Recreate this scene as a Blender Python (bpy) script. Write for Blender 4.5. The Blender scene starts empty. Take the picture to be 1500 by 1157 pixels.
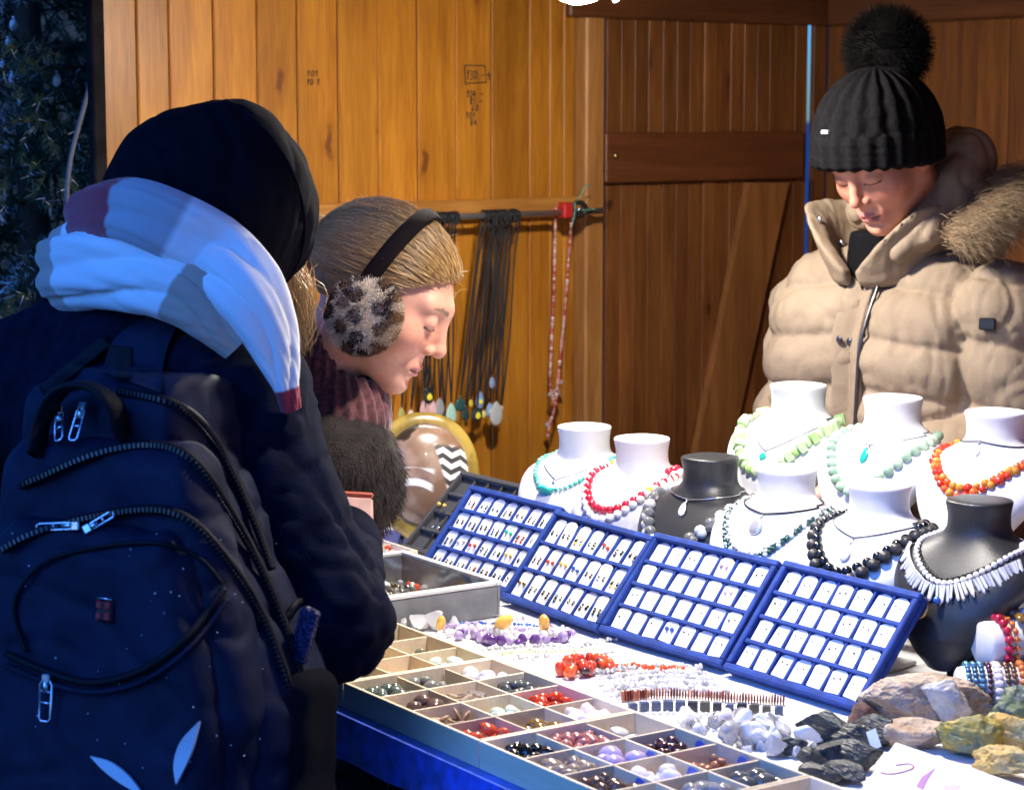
import bpy, bmesh, math, random
import numpy as np
from mathutils import Vector, Matrix, Euler

# ------------------------------------------------------------------ camera, sky, exposure
SC = bpy.context.scene
COL = SC.collection
FPX, PITCH, EYE = 3200.0, math.radians(7.27), 1.6
cam = bpy.data.objects.new('camera', bpy.data.cameras.new('camera'))
COL.objects.link(cam)
cam.location = (0, 0, EYE)
cam.rotation_euler = (math.pi/2 - PITCH, 0, 0)
cam.data.sensor_width = 36.0
cam.data.lens = FPX/1500*36
cam.data.clip_start = 0.05
cam.data.clip_end = 2000
cam.data.dof.use_dof = True
cam.data.dof.focus_distance = 2.95
cam.data.dof.aperture_fstop = 9.0
SC.camera = cam

W = bpy.data.worlds.new('World'); SC.world = W; W.use_nodes = True
nt = W.node_tree; nt.nodes.clear()
sky = nt.nodes.new('ShaderNodeTexSky'); sky.sky_type = 'NISHITA'; sky.sun_disc = False
sky.sun_elevation = math.radians(4.0); sky.sun_rotation = math.radians(215)
sky.ozone_density = 6.0; sky.air_density = 1.0; sky.dust_density = 0.2
tint = nt.nodes.new('ShaderNodeMix'); tint.data_type = 'RGBA'; tint.blend_type = 'MULTIPLY'
tint.inputs['Factor'].default_value = 1.0
tint.inputs['B'].default_value = (0.36, 0.58, 1.0, 1)      # dusk sky seen with a lamp-light white balance
bg = nt.nodes.new('ShaderNodeBackground'); bg.inputs['Strength'].default_value = 0.15
wo = nt.nodes.new('ShaderNodeOutputWorld')
nt.links.new(sky.outputs[0], tint.inputs['A']); nt.links.new(tint.outputs['Result'], bg.inputs[0])
nt.links.new(bg.outputs[0], wo.inputs[0])

sun = bpy.data.objects.new('sun', bpy.data.lights.new('sun', 'SUN')); COL.objects.link(sun)
sun.data.energy = 0.433; sun.data.angle = math.radians(40); sun.data.color = (0.08, 0.30, 1.0)
sun.rotation_euler = Vector((0.62, 0.62, -0.62)).to_track_quat('-Z', 'Y').to_euler()

SC.view_settings.view_transform = 'Standard'; SC.view_settings.look = 'None'
SC.view_settings.exposure = 2.09; SC.view_settings.gamma = 1.0
SC.cycles.use_denoising = True
SC.cycles.max_bounces = 8; SC.cycles.transmission_bounces = 8; SC.cycles.transparent_max_bounces = 12
SC.cycles.sample_clamp_indirect = 1.2
SC.cycles.caustics_reflective = False; SC.cycles.caustics_refractive = False
LAMP_STRENGTH = 202.0
LAMP_STRENGTH_2 = 213.0

# ------------------------------------------------------------------ helpers
rng = np.random.default_rng(7); random.seed(7)
A = lambda *v: np.array(v, float)
_c, _s = math.cos(PITCH), math.sin(PITCH)
def ray(px, py):
    a, b = (px-750)/FPX, (578.5-py)/FPX
    return A(a, _c+b*_s, -_s+b*_c)
def at(px, py, y):                 # the point seen at a pixel at distance y
    d = ray(px, py); return A(0, 0, EYE) + d*(y/d[1])
def onz(px, py, z):                # the point seen at a pixel at height z
    d = ray(px, py); return A(0, 0, EYE) + d*((z-EYE)/d[2])
def norm(v): v = np.asarray(v, float); return v/np.linalg.norm(v)

def link(o, parent=None):
    COL.objects.link(o)
    if parent is not None: o.parent = parent
    return o
def tag(o, label=None, cat=None, group=None, kind=None):
    if label: o['label'] = label
    if cat: o['category'] = cat
    if group: o['group'] = group
    if kind: o['kind'] = kind
    return o
def thing(name, label, cat, loc=(0,0,0), rz=0.0, group=None):
    o = bpy.data.objects.new(name, None); link(o)
    o.location = tuple(loc); o.rotation_euler = (0, 0, rz); o.empty_display_size = .05
    return tag(o, label, cat, group)
def mesh(name, V, F, mat=None, smooth=True, col=None):
    me = bpy.data.meshes.new(name)
    V = np.asarray(V, np.float32)
    if isinstance(F, np.ndarray):
        n, k = F.shape
        me.vertices.add(len(V)); me.vertices.foreach_set('co', V.ravel())
        me.loops.add(n*k); me.loops.foreach_set('vertex_index', F.astype(np.int32).ravel())
        me.polygons.add(n); me.polygons.foreach_set('loop_start', np.arange(0, n*k, k, dtype=np.int32))
        me.update(calc_edges=True); me.validate()
    else:
        me.from_pydata([tuple(map(float, v)) for v in V], [], [tuple(f) for f in F]); me.update()
    if smooth: me.polygons.foreach_set('use_smooth', np.ones(len(me.polygons), bool))
    if col is not None:
        at_ = me.color_attributes.new('Col', 'FLOAT_COLOR', 'POINT')
        c4 = np.ones((len(V), 4), np.float32); c4[:, :3] = col
        at_.data.foreach_set('color', c4.ravel())
    if mat is not None: me.materials.append(mat)
    return me
def mk(name, VF, mat, parent=None, smooth=True, col=None, org=None):
    V, F = VF
    V = np.asarray(V, float)
    if org is not None: V = V - np.asarray(org, float)
    return link(bpy.data.objects.new(name, mesh(name, V, F, mat, smooth, col)), parent)
def inst(name, me, mat, parent=None, M=None):          # shared mesh, own material
    o = bpy.data.objects.new(name, me); link(o, parent)
    if mat is not None:
        o.material_slots[0].link = 'OBJECT'; o.material_slots[0].material = mat
    if M is not None: o.matrix_basis = M
    return o
def join(*parts):
    Vs, Fs, n = [], [], 0
    for V, F in parts:
        Vs.append(np.asarray(V, float)); Fs += [tuple(int(i)+n for i in f) for f in F]; n += len(V)
    return np.concatenate(Vs), Fs
def joinq(parts):                                        # for equal face sizes, fast
    Vs, Fs, n = [], [], 0
    for V, F in parts: Vs.append(V); Fs.append(np.asarray(F)+n); n += len(V)
    return np.concatenate(Vs), np.concatenate(Fs)
def box(x0, x1, y0, y1, z0, z1, b=0.0):
    bm = bmesh.new()
    vs = [bm.verts.new((x, y, z)) for x in (x0, x1) for y in (y0, y1) for z in (z0, z1)]
    for f in ((0,1,3,2),(4,6,7,5),(0,4,5,1),(2,3,7,6),(0,2,6,4),(1,5,7,3)): bm.faces.new([vs[i] for i in f])
    bmesh.ops.recalc_face_normals(bm, faces=bm.faces)
    if b > 0: bmesh.ops.bevel(bm, geom=bm.edges[:], offset=b, segments=2 if b > .004 else 1, affect='EDGES', profile=.6)
    bm.verts.index_update()
    V = np.array([v.co[:] for v in bm.verts]); F = [tuple(v.index for v in f.verts) for f in bm.faces]
    bm.free(); return V, F
def tube(P, r, sides=8, closed=False, flat=None, caps=True):
    P = np.asarray(P, float); n = len(P); r = np.broadcast_to(np.asarray(r, float), (n,))
    T = np.gradient(P, axis=0) if not closed else (np.roll(P, -1, 0)-np.roll(P, 1, 0))
    T /= np.linalg.norm(T, axis=1)[:, None]+1e-12
    ref = A(0, 0, 1) if abs(T[0, 2]) < .9 else A(1, 0, 0)
    N = np.zeros_like(P); nrm = ref - T[0]*(ref@T[0]); nrm /= np.linalg.norm(nrm)
    for i in range(n):
        nrm = nrm - T[i]*(nrm@T[i]); nrm /= np.linalg.norm(nrm)+1e-12; N[i] = nrm
    B = np.cross(T, N)
    a = np.arange(sides)*2*math.pi/sides
    fx, fy = (1, 1) if flat is None else flat
    V = (P[:, None] + r[:, None, None]*(N[:, None]*np.cos(a)[None, :, None]*fx + B[:, None]*np.sin(a)[None, :, None]*fy)).reshape(-1, 3)
    F = []
    for i in range(n if closed else n-1):
        j = (i+1) % n
        for k in range(sides):
            l = (k+1) % sides; F.append((i*sides+k, i*sides+l, j*sides+l, j*sides+k))
    if caps and not closed:
        F.append(tuple(range(sides))[::-1]); F.append(tuple((n-1)*sides+k for k in range(sides)))
    return V, F
def lathe(prof, seg=24):
    prof = np.asarray(prof, float); a = np.arange(seg)*2*math.pi/seg; n = len(prof)
    V = np.stack([prof[:, 0, None]*np.cos(a), prof[:, 0, None]*np.sin(a), np.repeat(prof[:, 1, None], seg, 1)], -1).reshape(-1, 3)
    F = [(i*seg+k, i*seg+(k+1) % seg, (i+1)*seg+(k+1) % seg, (i+1)*seg+k) for i in range(n-1) for k in range(seg)]
    F += [tuple(range(seg))[::-1], tuple((n-1)*seg+k for k in range(seg))]
    return V, F
def prism(poly, t):                                      # polygon in xz, thickness along y from 0 to t
    n = len(poly); V = [(x, 0, z) for x, z in poly]+[(x, t, z) for x, z in poly]
    F = [tuple(range(n)), tuple(range(n, 2*n))[::-1]]+[(i, n+i, n+(i+1) % n, (i+1) % n) for i in range(n)]
    return np.array(V, float), F
def ico(sub, r=1.0):
    bm = bmesh.new(); bmesh.ops.create_icosphere(bm, subdivisions=sub, radius=r)
    bm.verts.index_update(); V = np.array([v.co[:] for v in bm.verts]); F = np.array([[v.index for v in f.verts] for f in bm.faces])
    bm.free(); return V, F
def spline(P, n=60, closed=False):
    P = np.asarray(P, float)
    Q = np.concatenate([P[-1:], P, P[:2]]) if closed else np.concatenate([2*P[:1]-P[1:2], P, 2*P[-1:]-P[-2:-1]])
    m = len(P) if closed else len(P)-1
    t = np.linspace(0, m, n, endpoint=not closed); i = np.minimum(t.astype(int), m-1); f = (t-i)[:, None]
    p0, p1, p2, p3 = Q[i], Q[i+1], Q[i+2], Q[i+3]
    return .5*((2*p1)+(-p0+p2)*f+(2*p0-5*p1+4*p2-p3)*f**2+(-p0+3*p1-3*p2+p3)*f**3)
def resample(P, step):
    P = np.asarray(P, float); L = np.r_[0, np.cumsum(np.linalg.norm(np.diff(P, axis=0), axis=1))]
    n = max(2, int(round(L[-1]/step))); s = (np.arange(n)+.5)*L[-1]/n
    return np.stack([np.interp(s, L, P[:, k]) for k in range(3)], 1)
def TRS(loc, R=None, sc=(1,1,1)):
    M = Matrix.Translation(Vector([float(x) for x in loc]))
    if R is not None: M = M @ (R if isinstance(R, Matrix) else Matrix([[float(x) for x in r] for r in R]).to_4x4())
    return M @ Matrix.Diagonal((*[float(x) for x in sc], 1))
def rrot(): return Euler([random.uniform(0, 6.28) for _ in range(3)]).to_matrix().to_4x4()

# gradient noise
_perm = np.random.default_rng(3).permutation(256); _perm = np.r_[_perm, _perm, _perm]
_grad = np.random.default_rng(4).normal(size=(256, 3)); _grad /= np.linalg.norm(_grad, axis=1)[:, None]
def noise(P, sc=1.0):
    P = np.asarray(P, float)*sc; i = np.floor(P).astype(int); f = P-i; u = f*f*f*(f*(f*6-15)+10); i &= 255; out = 0
    for dx in (0, 1):
        for dy in (0, 1):
            for dz in (0, 1):
                h = _perm[_perm[_perm[(i[:, 0]+dx) & 255]+((i[:, 1]+dy) & 255)]+((i[:, 2]+dz) & 255)]
                g = (_grad[h]*(f-A(dx, dy, dz))).sum(1)
                w = (u[:, 0] if dx else 1-u[:, 0])*(u[:, 1] if dy else 1-u[:, 1])*(u[:, 2] if dz else 1-u[:, 2])
                out = out+g*w
    return out
# signed distance shapes
def d_sph(p, c, r): return np.linalg.norm(p-A(*c), axis=1)-r
def d_ell(p, c, r, R=None):
    q = p-A(*c)
    if R is not None: q = q@R
    r = A(*r); k0 = np.linalg.norm(q/r, axis=1); k1 = np.linalg.norm(q/(r*r), axis=1)
    return k0*(k0-1)/(k1+1e-9)
def d_cap(p, a, b, ra, rb=None):
    rb = ra if rb is None else rb
    a, b = A(*a), A(*b); ab = b-a; h = np.clip(((p-a)@ab)/(ab@ab), 0, 1)
    return np.linalg.norm(p-a-h[:, None]*ab, axis=1)-(ra+(rb-ra)*h)
def d_box(p, c, hs, r, R=None):
    q = p-A(*c)
    if R is not None: q = q@R
    q = np.abs(q)-(A(*hs)-r)
    return np.linalg.norm(np.maximum(q, 0), axis=1)+np.minimum(q.max(1), 0)-r
def smin(a, b, k):
    h = np.clip(.5+.5*(b-a)/k, 0, 1); return b*(1-h)+a*h-k*h*(1-h)
def smax(a, b, k): return -smin(-a, -b, k)
def surf(f, lo, hi, h, refine=2):                          # surface nets
    lo, hi = A(*lo), A(*hi); n = np.ceil((hi-lo)/h).astype(int)+1
    ax = [lo[k]+np.arange(n[k])*h for k in range(3)]
    g = np.empty(tuple(n), np.float32)
    yz = np.stack(np.meshgrid(ax[1], ax[2], indexing='ij'), -1).reshape(-1, 2)
    step = max(1, 300000//len(yz))
    for i in range(0, n[0], step):
        xs = ax[0][i:i+step]
        p = np.concatenate([np.repeat(xs, len(yz))[:, None], np.tile(yz, (len(xs), 1))], 1)
        g[i:i+len(xs)] = f(p).reshape(len(xs), n[1], n[2])
    s = g < 0
    cn = tuple(n-1); acc = np.zeros(cn+(3,), np.float32); cnt = np.zeros(cn, np.float32)
    def sl(o): return tuple(slice(o[k], o[k]+cn[k]) for k in range(3))
    for axis in range(3):
        for a in (0, 1):
            for b in (0, 1):
                o0 = [0, 0, 0]; oth = [k for k in range(3) if k != axis]; o0[oth[0]] = a; o0[oth[1]] = b
                o1 = list(o0); o1[axis] = 1
                g0, g1 = g[sl(o0)], g[sl(o1)]; m = s[sl(o0)] != s[sl(o1)]
                t = np.where(m, g0/(g0-g1+1e-20), 0)
                off = np.zeros(cn+(3,), np.float32); off[..., oth[0]] = a; off[..., oth[1]] = b; off[..., axis] = t
                acc += off*m[..., None]; cnt += m
    act = cnt > 0; idx = -np.ones(cn, np.int64); idx[act] = np.arange(act.sum())
    V = (np.argwhere(act)+acc[act]/cnt[act][:, None])*h+lo
    Fs = []
    for axis in range(3):
        o1, o2 = [(1, 2), (2, 0), (0, 1)][axis]
        d = [0, 0, 0]; d[axis] = 1
        s0 = s[tuple(slice(0, n[k]-d[k]) for k in range(3))]; s1 = s[tuple(slice(d[k], n[k]) for k in range(3))]
        e = np.argwhere(s0 != s1); ok = (e[:, o1] > 0) & (e[:, o2] > 0) & (e[:, o1] < cn[o1]) & (e[:, o2] < cn[o2]); e = e[ok]
        if not len(e): continue
        ins = s0[tuple(e.T)]
        def q(a, b):
            c = e.copy(); c[:, o1] -= a; c[:, o2] -= b; return idx[tuple(c.T)]
        quad = np.stack([q(1, 1), q(0, 1), q(0, 0), q(1, 0)], 1)
        quad[~ins] = quad[~ins][:, ::-1]; Fs.append(quad)
    F = np.concatenate(Fs)
    for _ in range(refine):
        d0 = f(V); G = grad(f, V); gg = (G*G).sum(1)+1e-9
        V = V-np.clip(d0/gg, -h*.5, h*.5)[:, None]*G*.8
    return V, F
def grad(f, V, e=4e-4):
    K = A(1,-1,-1), A(-1,-1,1), A(-1,1,-1), A(1,1,1)
    return sum(k*f(V+k*e)[:, None] for k in K)/(4*e)
def nrm(f, V):
    G = grad(f, V); return G/(np.linalg.norm(G, axis=1)[:, None]+1e-9)
def march(f, P, d, n=60, tmax=.6):                        # sphere trace points on to a surface
    P = np.array(P, float); d = norm(d); t = np.zeros(len(P))
    for _ in range(n): t = np.clip(t+f(P+t[:, None]*d)*.8, 0, tmax)
    return P+t[:, None]*d
def strands(roots, dirs, length, r, segs=4, curl=.3, grav=0.0, rs=None, sides=3, col=None):
    n = len(roots); L = np.broadcast_to(length, (n,)); rg = rs or rng
    D = dirs/np.linalg.norm(dirs, axis=1)[:, None]; P = roots.copy(); pts = [P.copy()]
    wob = rg.normal(size=(n, 3))*curl
    for k in range(segs):
        D = D+wob/segs+A(0, 0, -grav)/segs; D /= np.linalg.norm(D, axis=1)[:, None]
        P = P+D*(L/segs)[:, None]; pts.append(P.copy())
    return ribbons(np.stack(pts, 1), r, sides), np.repeat(np.arange(n), (segs+1)*sides)
def ribbons(pts, r, sides=3, taper=True):                  # (n, k, 3) polylines -> thin tapered tubes
    n, k, _ = pts.shape
    T = np.gradient(pts, axis=1); T /= np.linalg.norm(T, axis=2)[..., None]+1e-9
    ref = np.where(np.abs(T[..., 2:3]) < .9, A(0, 0, 1), A(1, 0, 0)); N = np.cross(T, ref); N /= np.linalg.norm(N, axis=2)[..., None]+1e-9
    B = np.cross(T, N); a = np.arange(sides)*2*math.pi/sides
    rad = r*(np.linspace(1, .15, k) if taper else np.ones(k))[None, :, None, None]
    V = pts[:, :, None]+rad*(N[:, :, None]*np.cos(a)[:, None]+B[:, :, None]*np.sin(a)[:, None])
    b = np.arange(n)[:, None, None]*k*sides+np.arange(k-1)[None, :, None]*sides; s0 = np.arange(sides); s1 = (s0+1) % sides
    F = np.stack([b+s0, b+s1, b+sides+s1, b+sides+s0], -1).reshape(-1, 4)
    return V.reshape(-1, 3), F
def sample_faces(V, F, n, w=None, rg=rng):
    a, b, c, d = (V[F[:, k]] for k in range(4)); ar = np.linalg.norm(np.cross(c-a, d-b), axis=1)
    if w is not None: ar = ar*w
    i = rg.choice(len(F), n, p=ar/ar.sum()); u, v = rg.random((2, n, 1))
    P = (a[i]*(1-u)+b[i]*u)*(1-v)+(d[i]*(1-u)+c[i]*u)*v
    N = np.cross(c[i]-a[i], d[i]-b[i]); return P, N/(np.linalg.norm(N, axis=1)[:, None]+1e-12)

# ------------------------------------------------------------------ materials
_m = {}
def mat(name, col=(.5,.5,.5), rough=.6, metal=0.0, var=None, bump=None, attr=False, trans=0.0, ior=1.45, sheen=0.0, coat=0.0,
        spec=.5, emit=None, col2=None, sss=0.0, alpha=1.0, stretch=None, obj_rand=0.0):
    if name in _m: return _m[name]
    m = bpy.data.materials.new(name); m.use_nodes = True; _m[name] = m
    N, L = m.node_tree.nodes, m.node_tree.links; b = N['Principled BSDF']
    I = b.inputs
    I['Base Color'].default_value = (*col, 1); I['Roughness'].default_value = rough; I['Metallic'].default_value = metal
    I['Transmission Weight'].default_value = trans; I['IOR'].default_value = ior; I['Sheen Weight'].default_value = sheen
    I['Coat Weight'].default_value = coat; I['Specular IOR Level'].default_value = spec; I['Alpha'].default_value = alpha
    if sss: I['Subsurface Weight'].default_value = sss; I['Subsurface Radius'].default_value = (.012, .005, .003); I['Subsurface Scale'].default_value = .6
    if emit: I['Emission Color'].default_value = (*emit[0], 1); I['Emission Strength'].default_value = emit[1]
    src = None
    tc = N.new('ShaderNodeTexCoord')
    vec = tc.outputs['Object']
    if obj_rand or stretch:
        oi = N.new('ShaderNodeObjectInfo'); mp = N.new('ShaderNodeMapping'); L.new(vec, mp.inputs['Vector'])
        if stretch: mp.inputs['Scale'].default_value = stretch
        if obj_rand:
            mu = N.new('ShaderNodeMath'); mu.operation = 'MULTIPLY'; mu.inputs[1].default_value = obj_rand
            L.new(oi.outputs['Random'], mu.inputs[0]); L.new(mu.outputs[0], mp.inputs['Location'])
        vec = mp.outputs['Vector']
    if attr:
        ca = N.new('ShaderNodeVertexColor'); ca.layer_name = 'Col'; src = ca.outputs['Color']
    if var:                                              # (scale, low, high [, detail]) brightness or col2 mix
        nz = N.new('ShaderNodeTexNoise'); nz.inputs['Scale'].default_value = var[0]; nz.inputs['Detail'].default_value = var[3] if len(var) > 3 else 3
        L.new(vec, nz.inputs['Vector'])
        mr = N.new('ShaderNodeMapRange'); mr.inputs['From Min'].default_value = .32; mr.inputs['From Max'].default_value = .68
        L.new(nz.outputs['Fac'], mr.inputs['Value'])
        mx = N.new('ShaderNodeMix'); mx.data_type = 'RGBA'
        if col2 is not None:
            mx.inputs['A'].default_value = (*col, 1); mx.inputs['B'].default_value = (*col2, 1)
            L.new(mr.outputs[0], mx.inputs['Factor'])
            mr.inputs['To Min'].default_value = var[1]; mr.inputs['To Max'].default_value = var[2]
        else:
            mx.blend_type = 'MULTIPLY'; mx.inputs['Factor'].default_value = 1
            mr.inputs['To Min'].default_value = var[1]; mr.inputs['To Max'].default_value = var[2]
            if src is not None: L.new(src, mx.inputs['A'])
            else: mx.inputs['A'].default_value = (*col, 1)
            L.new(mr.outputs[0], mx.inputs['B'])
        src = mx.outputs['Result']
    if src is not None: L.new(src, I['Base Color'])
    if bump:                                             # (scale, strength, distance)
        nb = N.new('ShaderNodeTexNoise'); nb.inputs['Scale'].default_value = bump[0]; nb.inputs['Detail'].default_value = 4; L.new(vec, nb.inputs['Vector'])
        bp = N.new('ShaderNodeBump'); bp.inputs['Strength'].default_value = bump[1]; bp.inputs['Distance'].default_value = bump[2] if len(bump) > 2 else .002
        L.new(nb.outputs['Fac'], bp.inputs['Height']); L.new(bp.outputs['Normal'], I['Normal'])
    return m
def wood(name, light, dark, knot=(.10,.035,.012), rough=.42, knots=True, coat=.15, axis='z', dirt=.0):
    if name in _m: return _m[name]
    m = bpy.data.materials.new(name); m.use_nodes = True; _m[name] = m
    N, L = m.node_tree.nodes, m.node_tree.links; b = N['Principled BSDF']
    b.inputs['Roughness'].default_value = rough; b.inputs['Coat Weight'].default_value = coat; b.inputs['Coat Roughness'].default_value = .35
    b.inputs['Specular IOR Level'].default_value = .35
    tc = N.new('ShaderNodeTexCoord'); oi = N.new('ShaderNodeObjectInfo')
    mu = N.new('ShaderNodeMath'); mu.operation = 'MULTIPLY'; mu.inputs[1].default_value = 61.0; L.new(oi.outputs['Random'], mu.inputs[0])
    mp = N.new('ShaderNodeMapping'); L.new(tc.outputs['Object'], mp.inputs['Vector']); L.new(mu.outputs[0], mp.inputs['Location'])
    long = {'x': (.07,1,1), 'y': (1,.07,1), 'z': (1,1,.07)}[axis]
    med = {'x': (.35,1,1), 'y': (1,.35,1), 'z': (1,1,.35)}[axis]
    def mapped(sc):
        q = N.new('ShaderNodeMapping'); q.inputs['Scale'].default_value = sc; L.new(mp.outputs[0], q.inputs['Vector']); return q.outputs[0]
    n1 = N.new('ShaderNodeTexNoise'); n1.inputs['Scale'].default_value = 38; n1.inputs['Detail'].default_value = 6; n1.inputs['Distortion'].default_value = .6; L.new(mapped(long), n1.inputs['Vector'])
    n2 = N.new('ShaderNodeTexNoise'); n2.inputs['Scale'].default_value = 210; n2.inputs['Detail'].default_value = 5; L.new(mapped(long), n2.inputs['Vector'])
    n3 = N.new('ShaderNodeTexNoise'); n3.inputs['Scale'].default_value = 2.2; n3.inputs['Detail'].default_value = 3; L.new(mp.outputs[0], n3.inputs['Vector'])
    ad = N.new('ShaderNodeMath'); ad.operation = 'MULTIPLY_ADD'; ad.inputs[1].default_value = .75; L.new(n2.outputs['Fac'], ad.inputs[0]); L.new(n1.outputs['Fac'], ad.inputs[2])
    mr = N.new('ShaderNodeMapRange'); mr.inputs['From Min'].default_value = .62; mr.inputs['From Max'].default_value = 1.14; L.new(ad.outputs[0], mr.inputs['Value'])
    mx = N.new('ShaderNodeMix'); mx.data_type = 'RGBA'; mx.inputs['A'].default_value = (*light, 1); mx.inputs['B'].default_value = (*dark, 1); L.new(mr.outputs[0], mx.inputs['Factor'])
    col = mx.outputs['Result']
    m3 = N.new('ShaderNodeMapRange'); m3.inputs['From Min'].default_value = .3; m3.inputs['From Max'].default_value = .7; m3.inputs['To Min'].default_value = .72; m3.inputs['To Max'].default_value = 1.15; L.new(n3.outputs['Fac'], m3.inputs['Value'])
    mb = N.new('ShaderNodeMix'); mb.data_type = 'RGBA'; mb.blend_type = 'MULTIPLY'; mb.inputs['Factor'].default_value = 1; L.new(col, mb.inputs['A']); L.new(m3.outputs[0], mb.inputs['B']); col = mb.outputs['Result']
    # each board has its own tone
    mo = N.new('ShaderNodeMapRange'); mo.inputs['To Min'].default_value = .80; mo.inputs['To Max'].default_value = 1.12; L.new(oi.outputs['Random'], mo.inputs['Value'])
    mc = N.new('ShaderNodeMix'); mc.data_type = 'RGBA'; mc.blend_type = 'MULTIPLY'; mc.inputs['Factor'].default_value = 1; L.new(col, mc.inputs['A']); L.new(mo.outputs[0], mc.inputs['B']); col = mc.outputs['Result']
    if knots:
        nd = N.new('ShaderNodeTexNoise'); nd.inputs['Scale'].default_value = 25; L.new(mp.outputs[0], nd.inputs['Vector'])
        vm = N.new('ShaderNodeMix'); vm.data_type = 'VECTOR'; vm.inputs['Factor'].default_value = .03; L.new(mapped(med), vm.inputs['A']); L.new(nd.outputs['Color'], vm.inputs['B'])
        vo = N.new('ShaderNodeTexVoronoi'); vo.voronoi_dimensions = '2D'; vo.inputs['Scale'].default_value = 6.0
        sx = N.new('ShaderNodeSeparateXYZ'); L.new(vm.outputs['Result'], sx.inputs[0]); cx = N.new('ShaderNodeCombineXYZ'); L.new(sx.outputs['Y' if axis == 'y' else 'X'], cx.inputs[0]); L.new(sx.outputs['Z'], cx.inputs[1]); L.new(cx.outputs[0], vo.inputs['Vector'])
        k = N.new('ShaderNodeMapRange'); k.inputs['From Min'].default_value = .030; k.inputs['From Max'].default_value = .062; k.inputs['To Min'].default_value = .92; k.inputs['To Max'].default_value = 0; L.new(vo.outputs['Distance'], k.inputs['Value'])
        kk = N.new('ShaderNodeMix'); kk.data_type = 'RGBA'; L.new(k.outputs[0], kk.inputs['Factor']); L.new(col, kk.inputs['A']); kk.inputs['B'].default_value = (*knot, 1); col = kk.outputs['Result']
        k2 = N.new('ShaderNodeMapRange'); k2.inputs['From Min'].default_value = .05; k2.inputs['From Max'].default_value = .14; k2.inputs['To Min'].default_value = .35; k2.inputs['To Max'].default_value = 0; L.new(vo.outputs['Distance'], k2.inputs['Value'])
        k3 = N.new('ShaderNodeMix'); k3.data_type = 'RGBA'; L.new(k2.outputs[0], k3.inputs['Factor']); L.new(col, k3.inputs['A']); k3.inputs['B'].default_value = (dark[0]*.6, dark[1]*.5, dark[2]*.5, 1); col = k3.outputs['Result']
    L.new(col, b.inputs['Base Color'])
    bp = N.new('ShaderNodeBump'); bp.inputs['Strength'].default_value = .35; bp.inputs['Distance'].default_value = .0015; L.new(ad.outputs[0], bp.inputs['Height']); L.new(bp.outputs['Normal'], b.inputs['Normal'])
    return m

def thin_glass(name, tint=(.96,.97,.97), gloss=.10):
    if name in _m: return _m[name]
    m = bpy.data.materials.new(name); m.use_nodes = True; _m[name] = m; N, L = m.node_tree.nodes, m.node_tree.links; N.remove(N['Principled BSDF'])
    t = N.new('ShaderNodeBsdfTransparent'); t.inputs[0].default_value = (*tint, 1); g_ = N.new('ShaderNodeBsdfGlossy'); g_.inputs['Roughness'].default_value = .03
    lw = N.new('ShaderNodeLayerWeight'); lw.inputs['Blend'].default_value = .25; mr = N.new('ShaderNodeMapRange'); mr.inputs['To Min'].default_value = gloss*.4; mr.inputs['To Max'].default_value = gloss*5; L.new(lw.outputs['Facing'], mr.inputs['Value'])
    mx = N.new('ShaderNodeMixShader'); L.new(mr.outputs[0], mx.inputs[0]); L.new(t.outputs[0], mx.inputs[1]); L.new(g_.outputs[0], mx.inputs[2]); L.new(mx.outputs[0], N['Material Output'].inputs['Surface']); return m
# ------------------------------------------------------------------ ground
GR = mat('paving', (.16,.16,.17), .8, var=(3.0,.5,1.2), bump=(14,.5,.01))
g = mk('ground', box(-400, 400, -300, 600, -.2, 0), GR, smooth=False); tag(g, 'grey trodden paving around the market stall', 'ground', kind='structure')

# ------------------------------------------------------------------ market hut: side wall with door, back wall, roof
WA = math.atan2(.603, .797)
wD, wN = A(math.cos(WA), math.sin(WA), 0), A(-math.sin(WA), math.cos(WA), 0)
WO = A(-.735, 3.92, 0)
def wp(px, py, off=0.0):            # pixel -> (along wall, height) on the side wall, off metres in front of it
    d = ray(px, py); o = A(0, 0, EYE); t = ((WO-wN*off-o)@wN)/(d@wN); p = o+d*t
    return (p-WO)@wD, p[2]
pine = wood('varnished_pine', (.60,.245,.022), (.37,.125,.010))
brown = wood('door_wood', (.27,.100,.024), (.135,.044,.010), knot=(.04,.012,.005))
pale = wood('worn_post_wood', (.52,.25,.07), (.30,.12,.028), coat=.05)
batt = wood('batten_wood', (.56,.25,.05), (.36,.14,.025), axis='x')
beamw = wood('beam_wood', (.17,.06,.02), (.09,.03,.01), axis='x', knots=False)
crossw = wood('crossbar_wood', (.17,.052,.016), (.10,.03,.009), axis='x', knots=False)
darkw = wood('dark_wood', (.020,.015,.014), (.010,.008,.007), knots=False)
hut = thing('market_hut', 'varnished wooden market hut with plank side wall, plank door and roof behind the counter', 'hut', WO, WA)
def plank(name, x0, x1, y0, y1, z0, z1, m, parent=hut, b=.0025):
    c = A((x0+x1)/2, (y0+y1)/2, (z0+z1)/2)
    o = mk(name, box(x0-c[0], x1-c[0], y0-c[1], y1-c[1], z0-c[2], z1-c[2], b), m, parent, smooth=False); o.location = tuple(c); return o
ZT = 1.95
edges = [wp(x, 200)[0] for x in (152,203,250,315,378,437,496,555,612,668,720,775,805,826,842)]
for i in range(len(edges)-1):
    dy = random.uniform(-.0012, .0012)
    plank('wall_plank', edges[i]+.0008, edges[i+1]-.0008, dy, .02+dy, 0, ZT, pine)
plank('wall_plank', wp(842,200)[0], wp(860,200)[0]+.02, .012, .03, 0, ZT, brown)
plank('light_stop_board', 0, wp(862,200)[0], .031, .045, 0, ZT, darkw)  # unseen dark board, added to stop sky light leaking through the plank gaps
plank('post', wp(859,200,.03)[0], wp(886,200,.03)[0], -.03, .04, 0, ZT, pale, b=.004)
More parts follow.
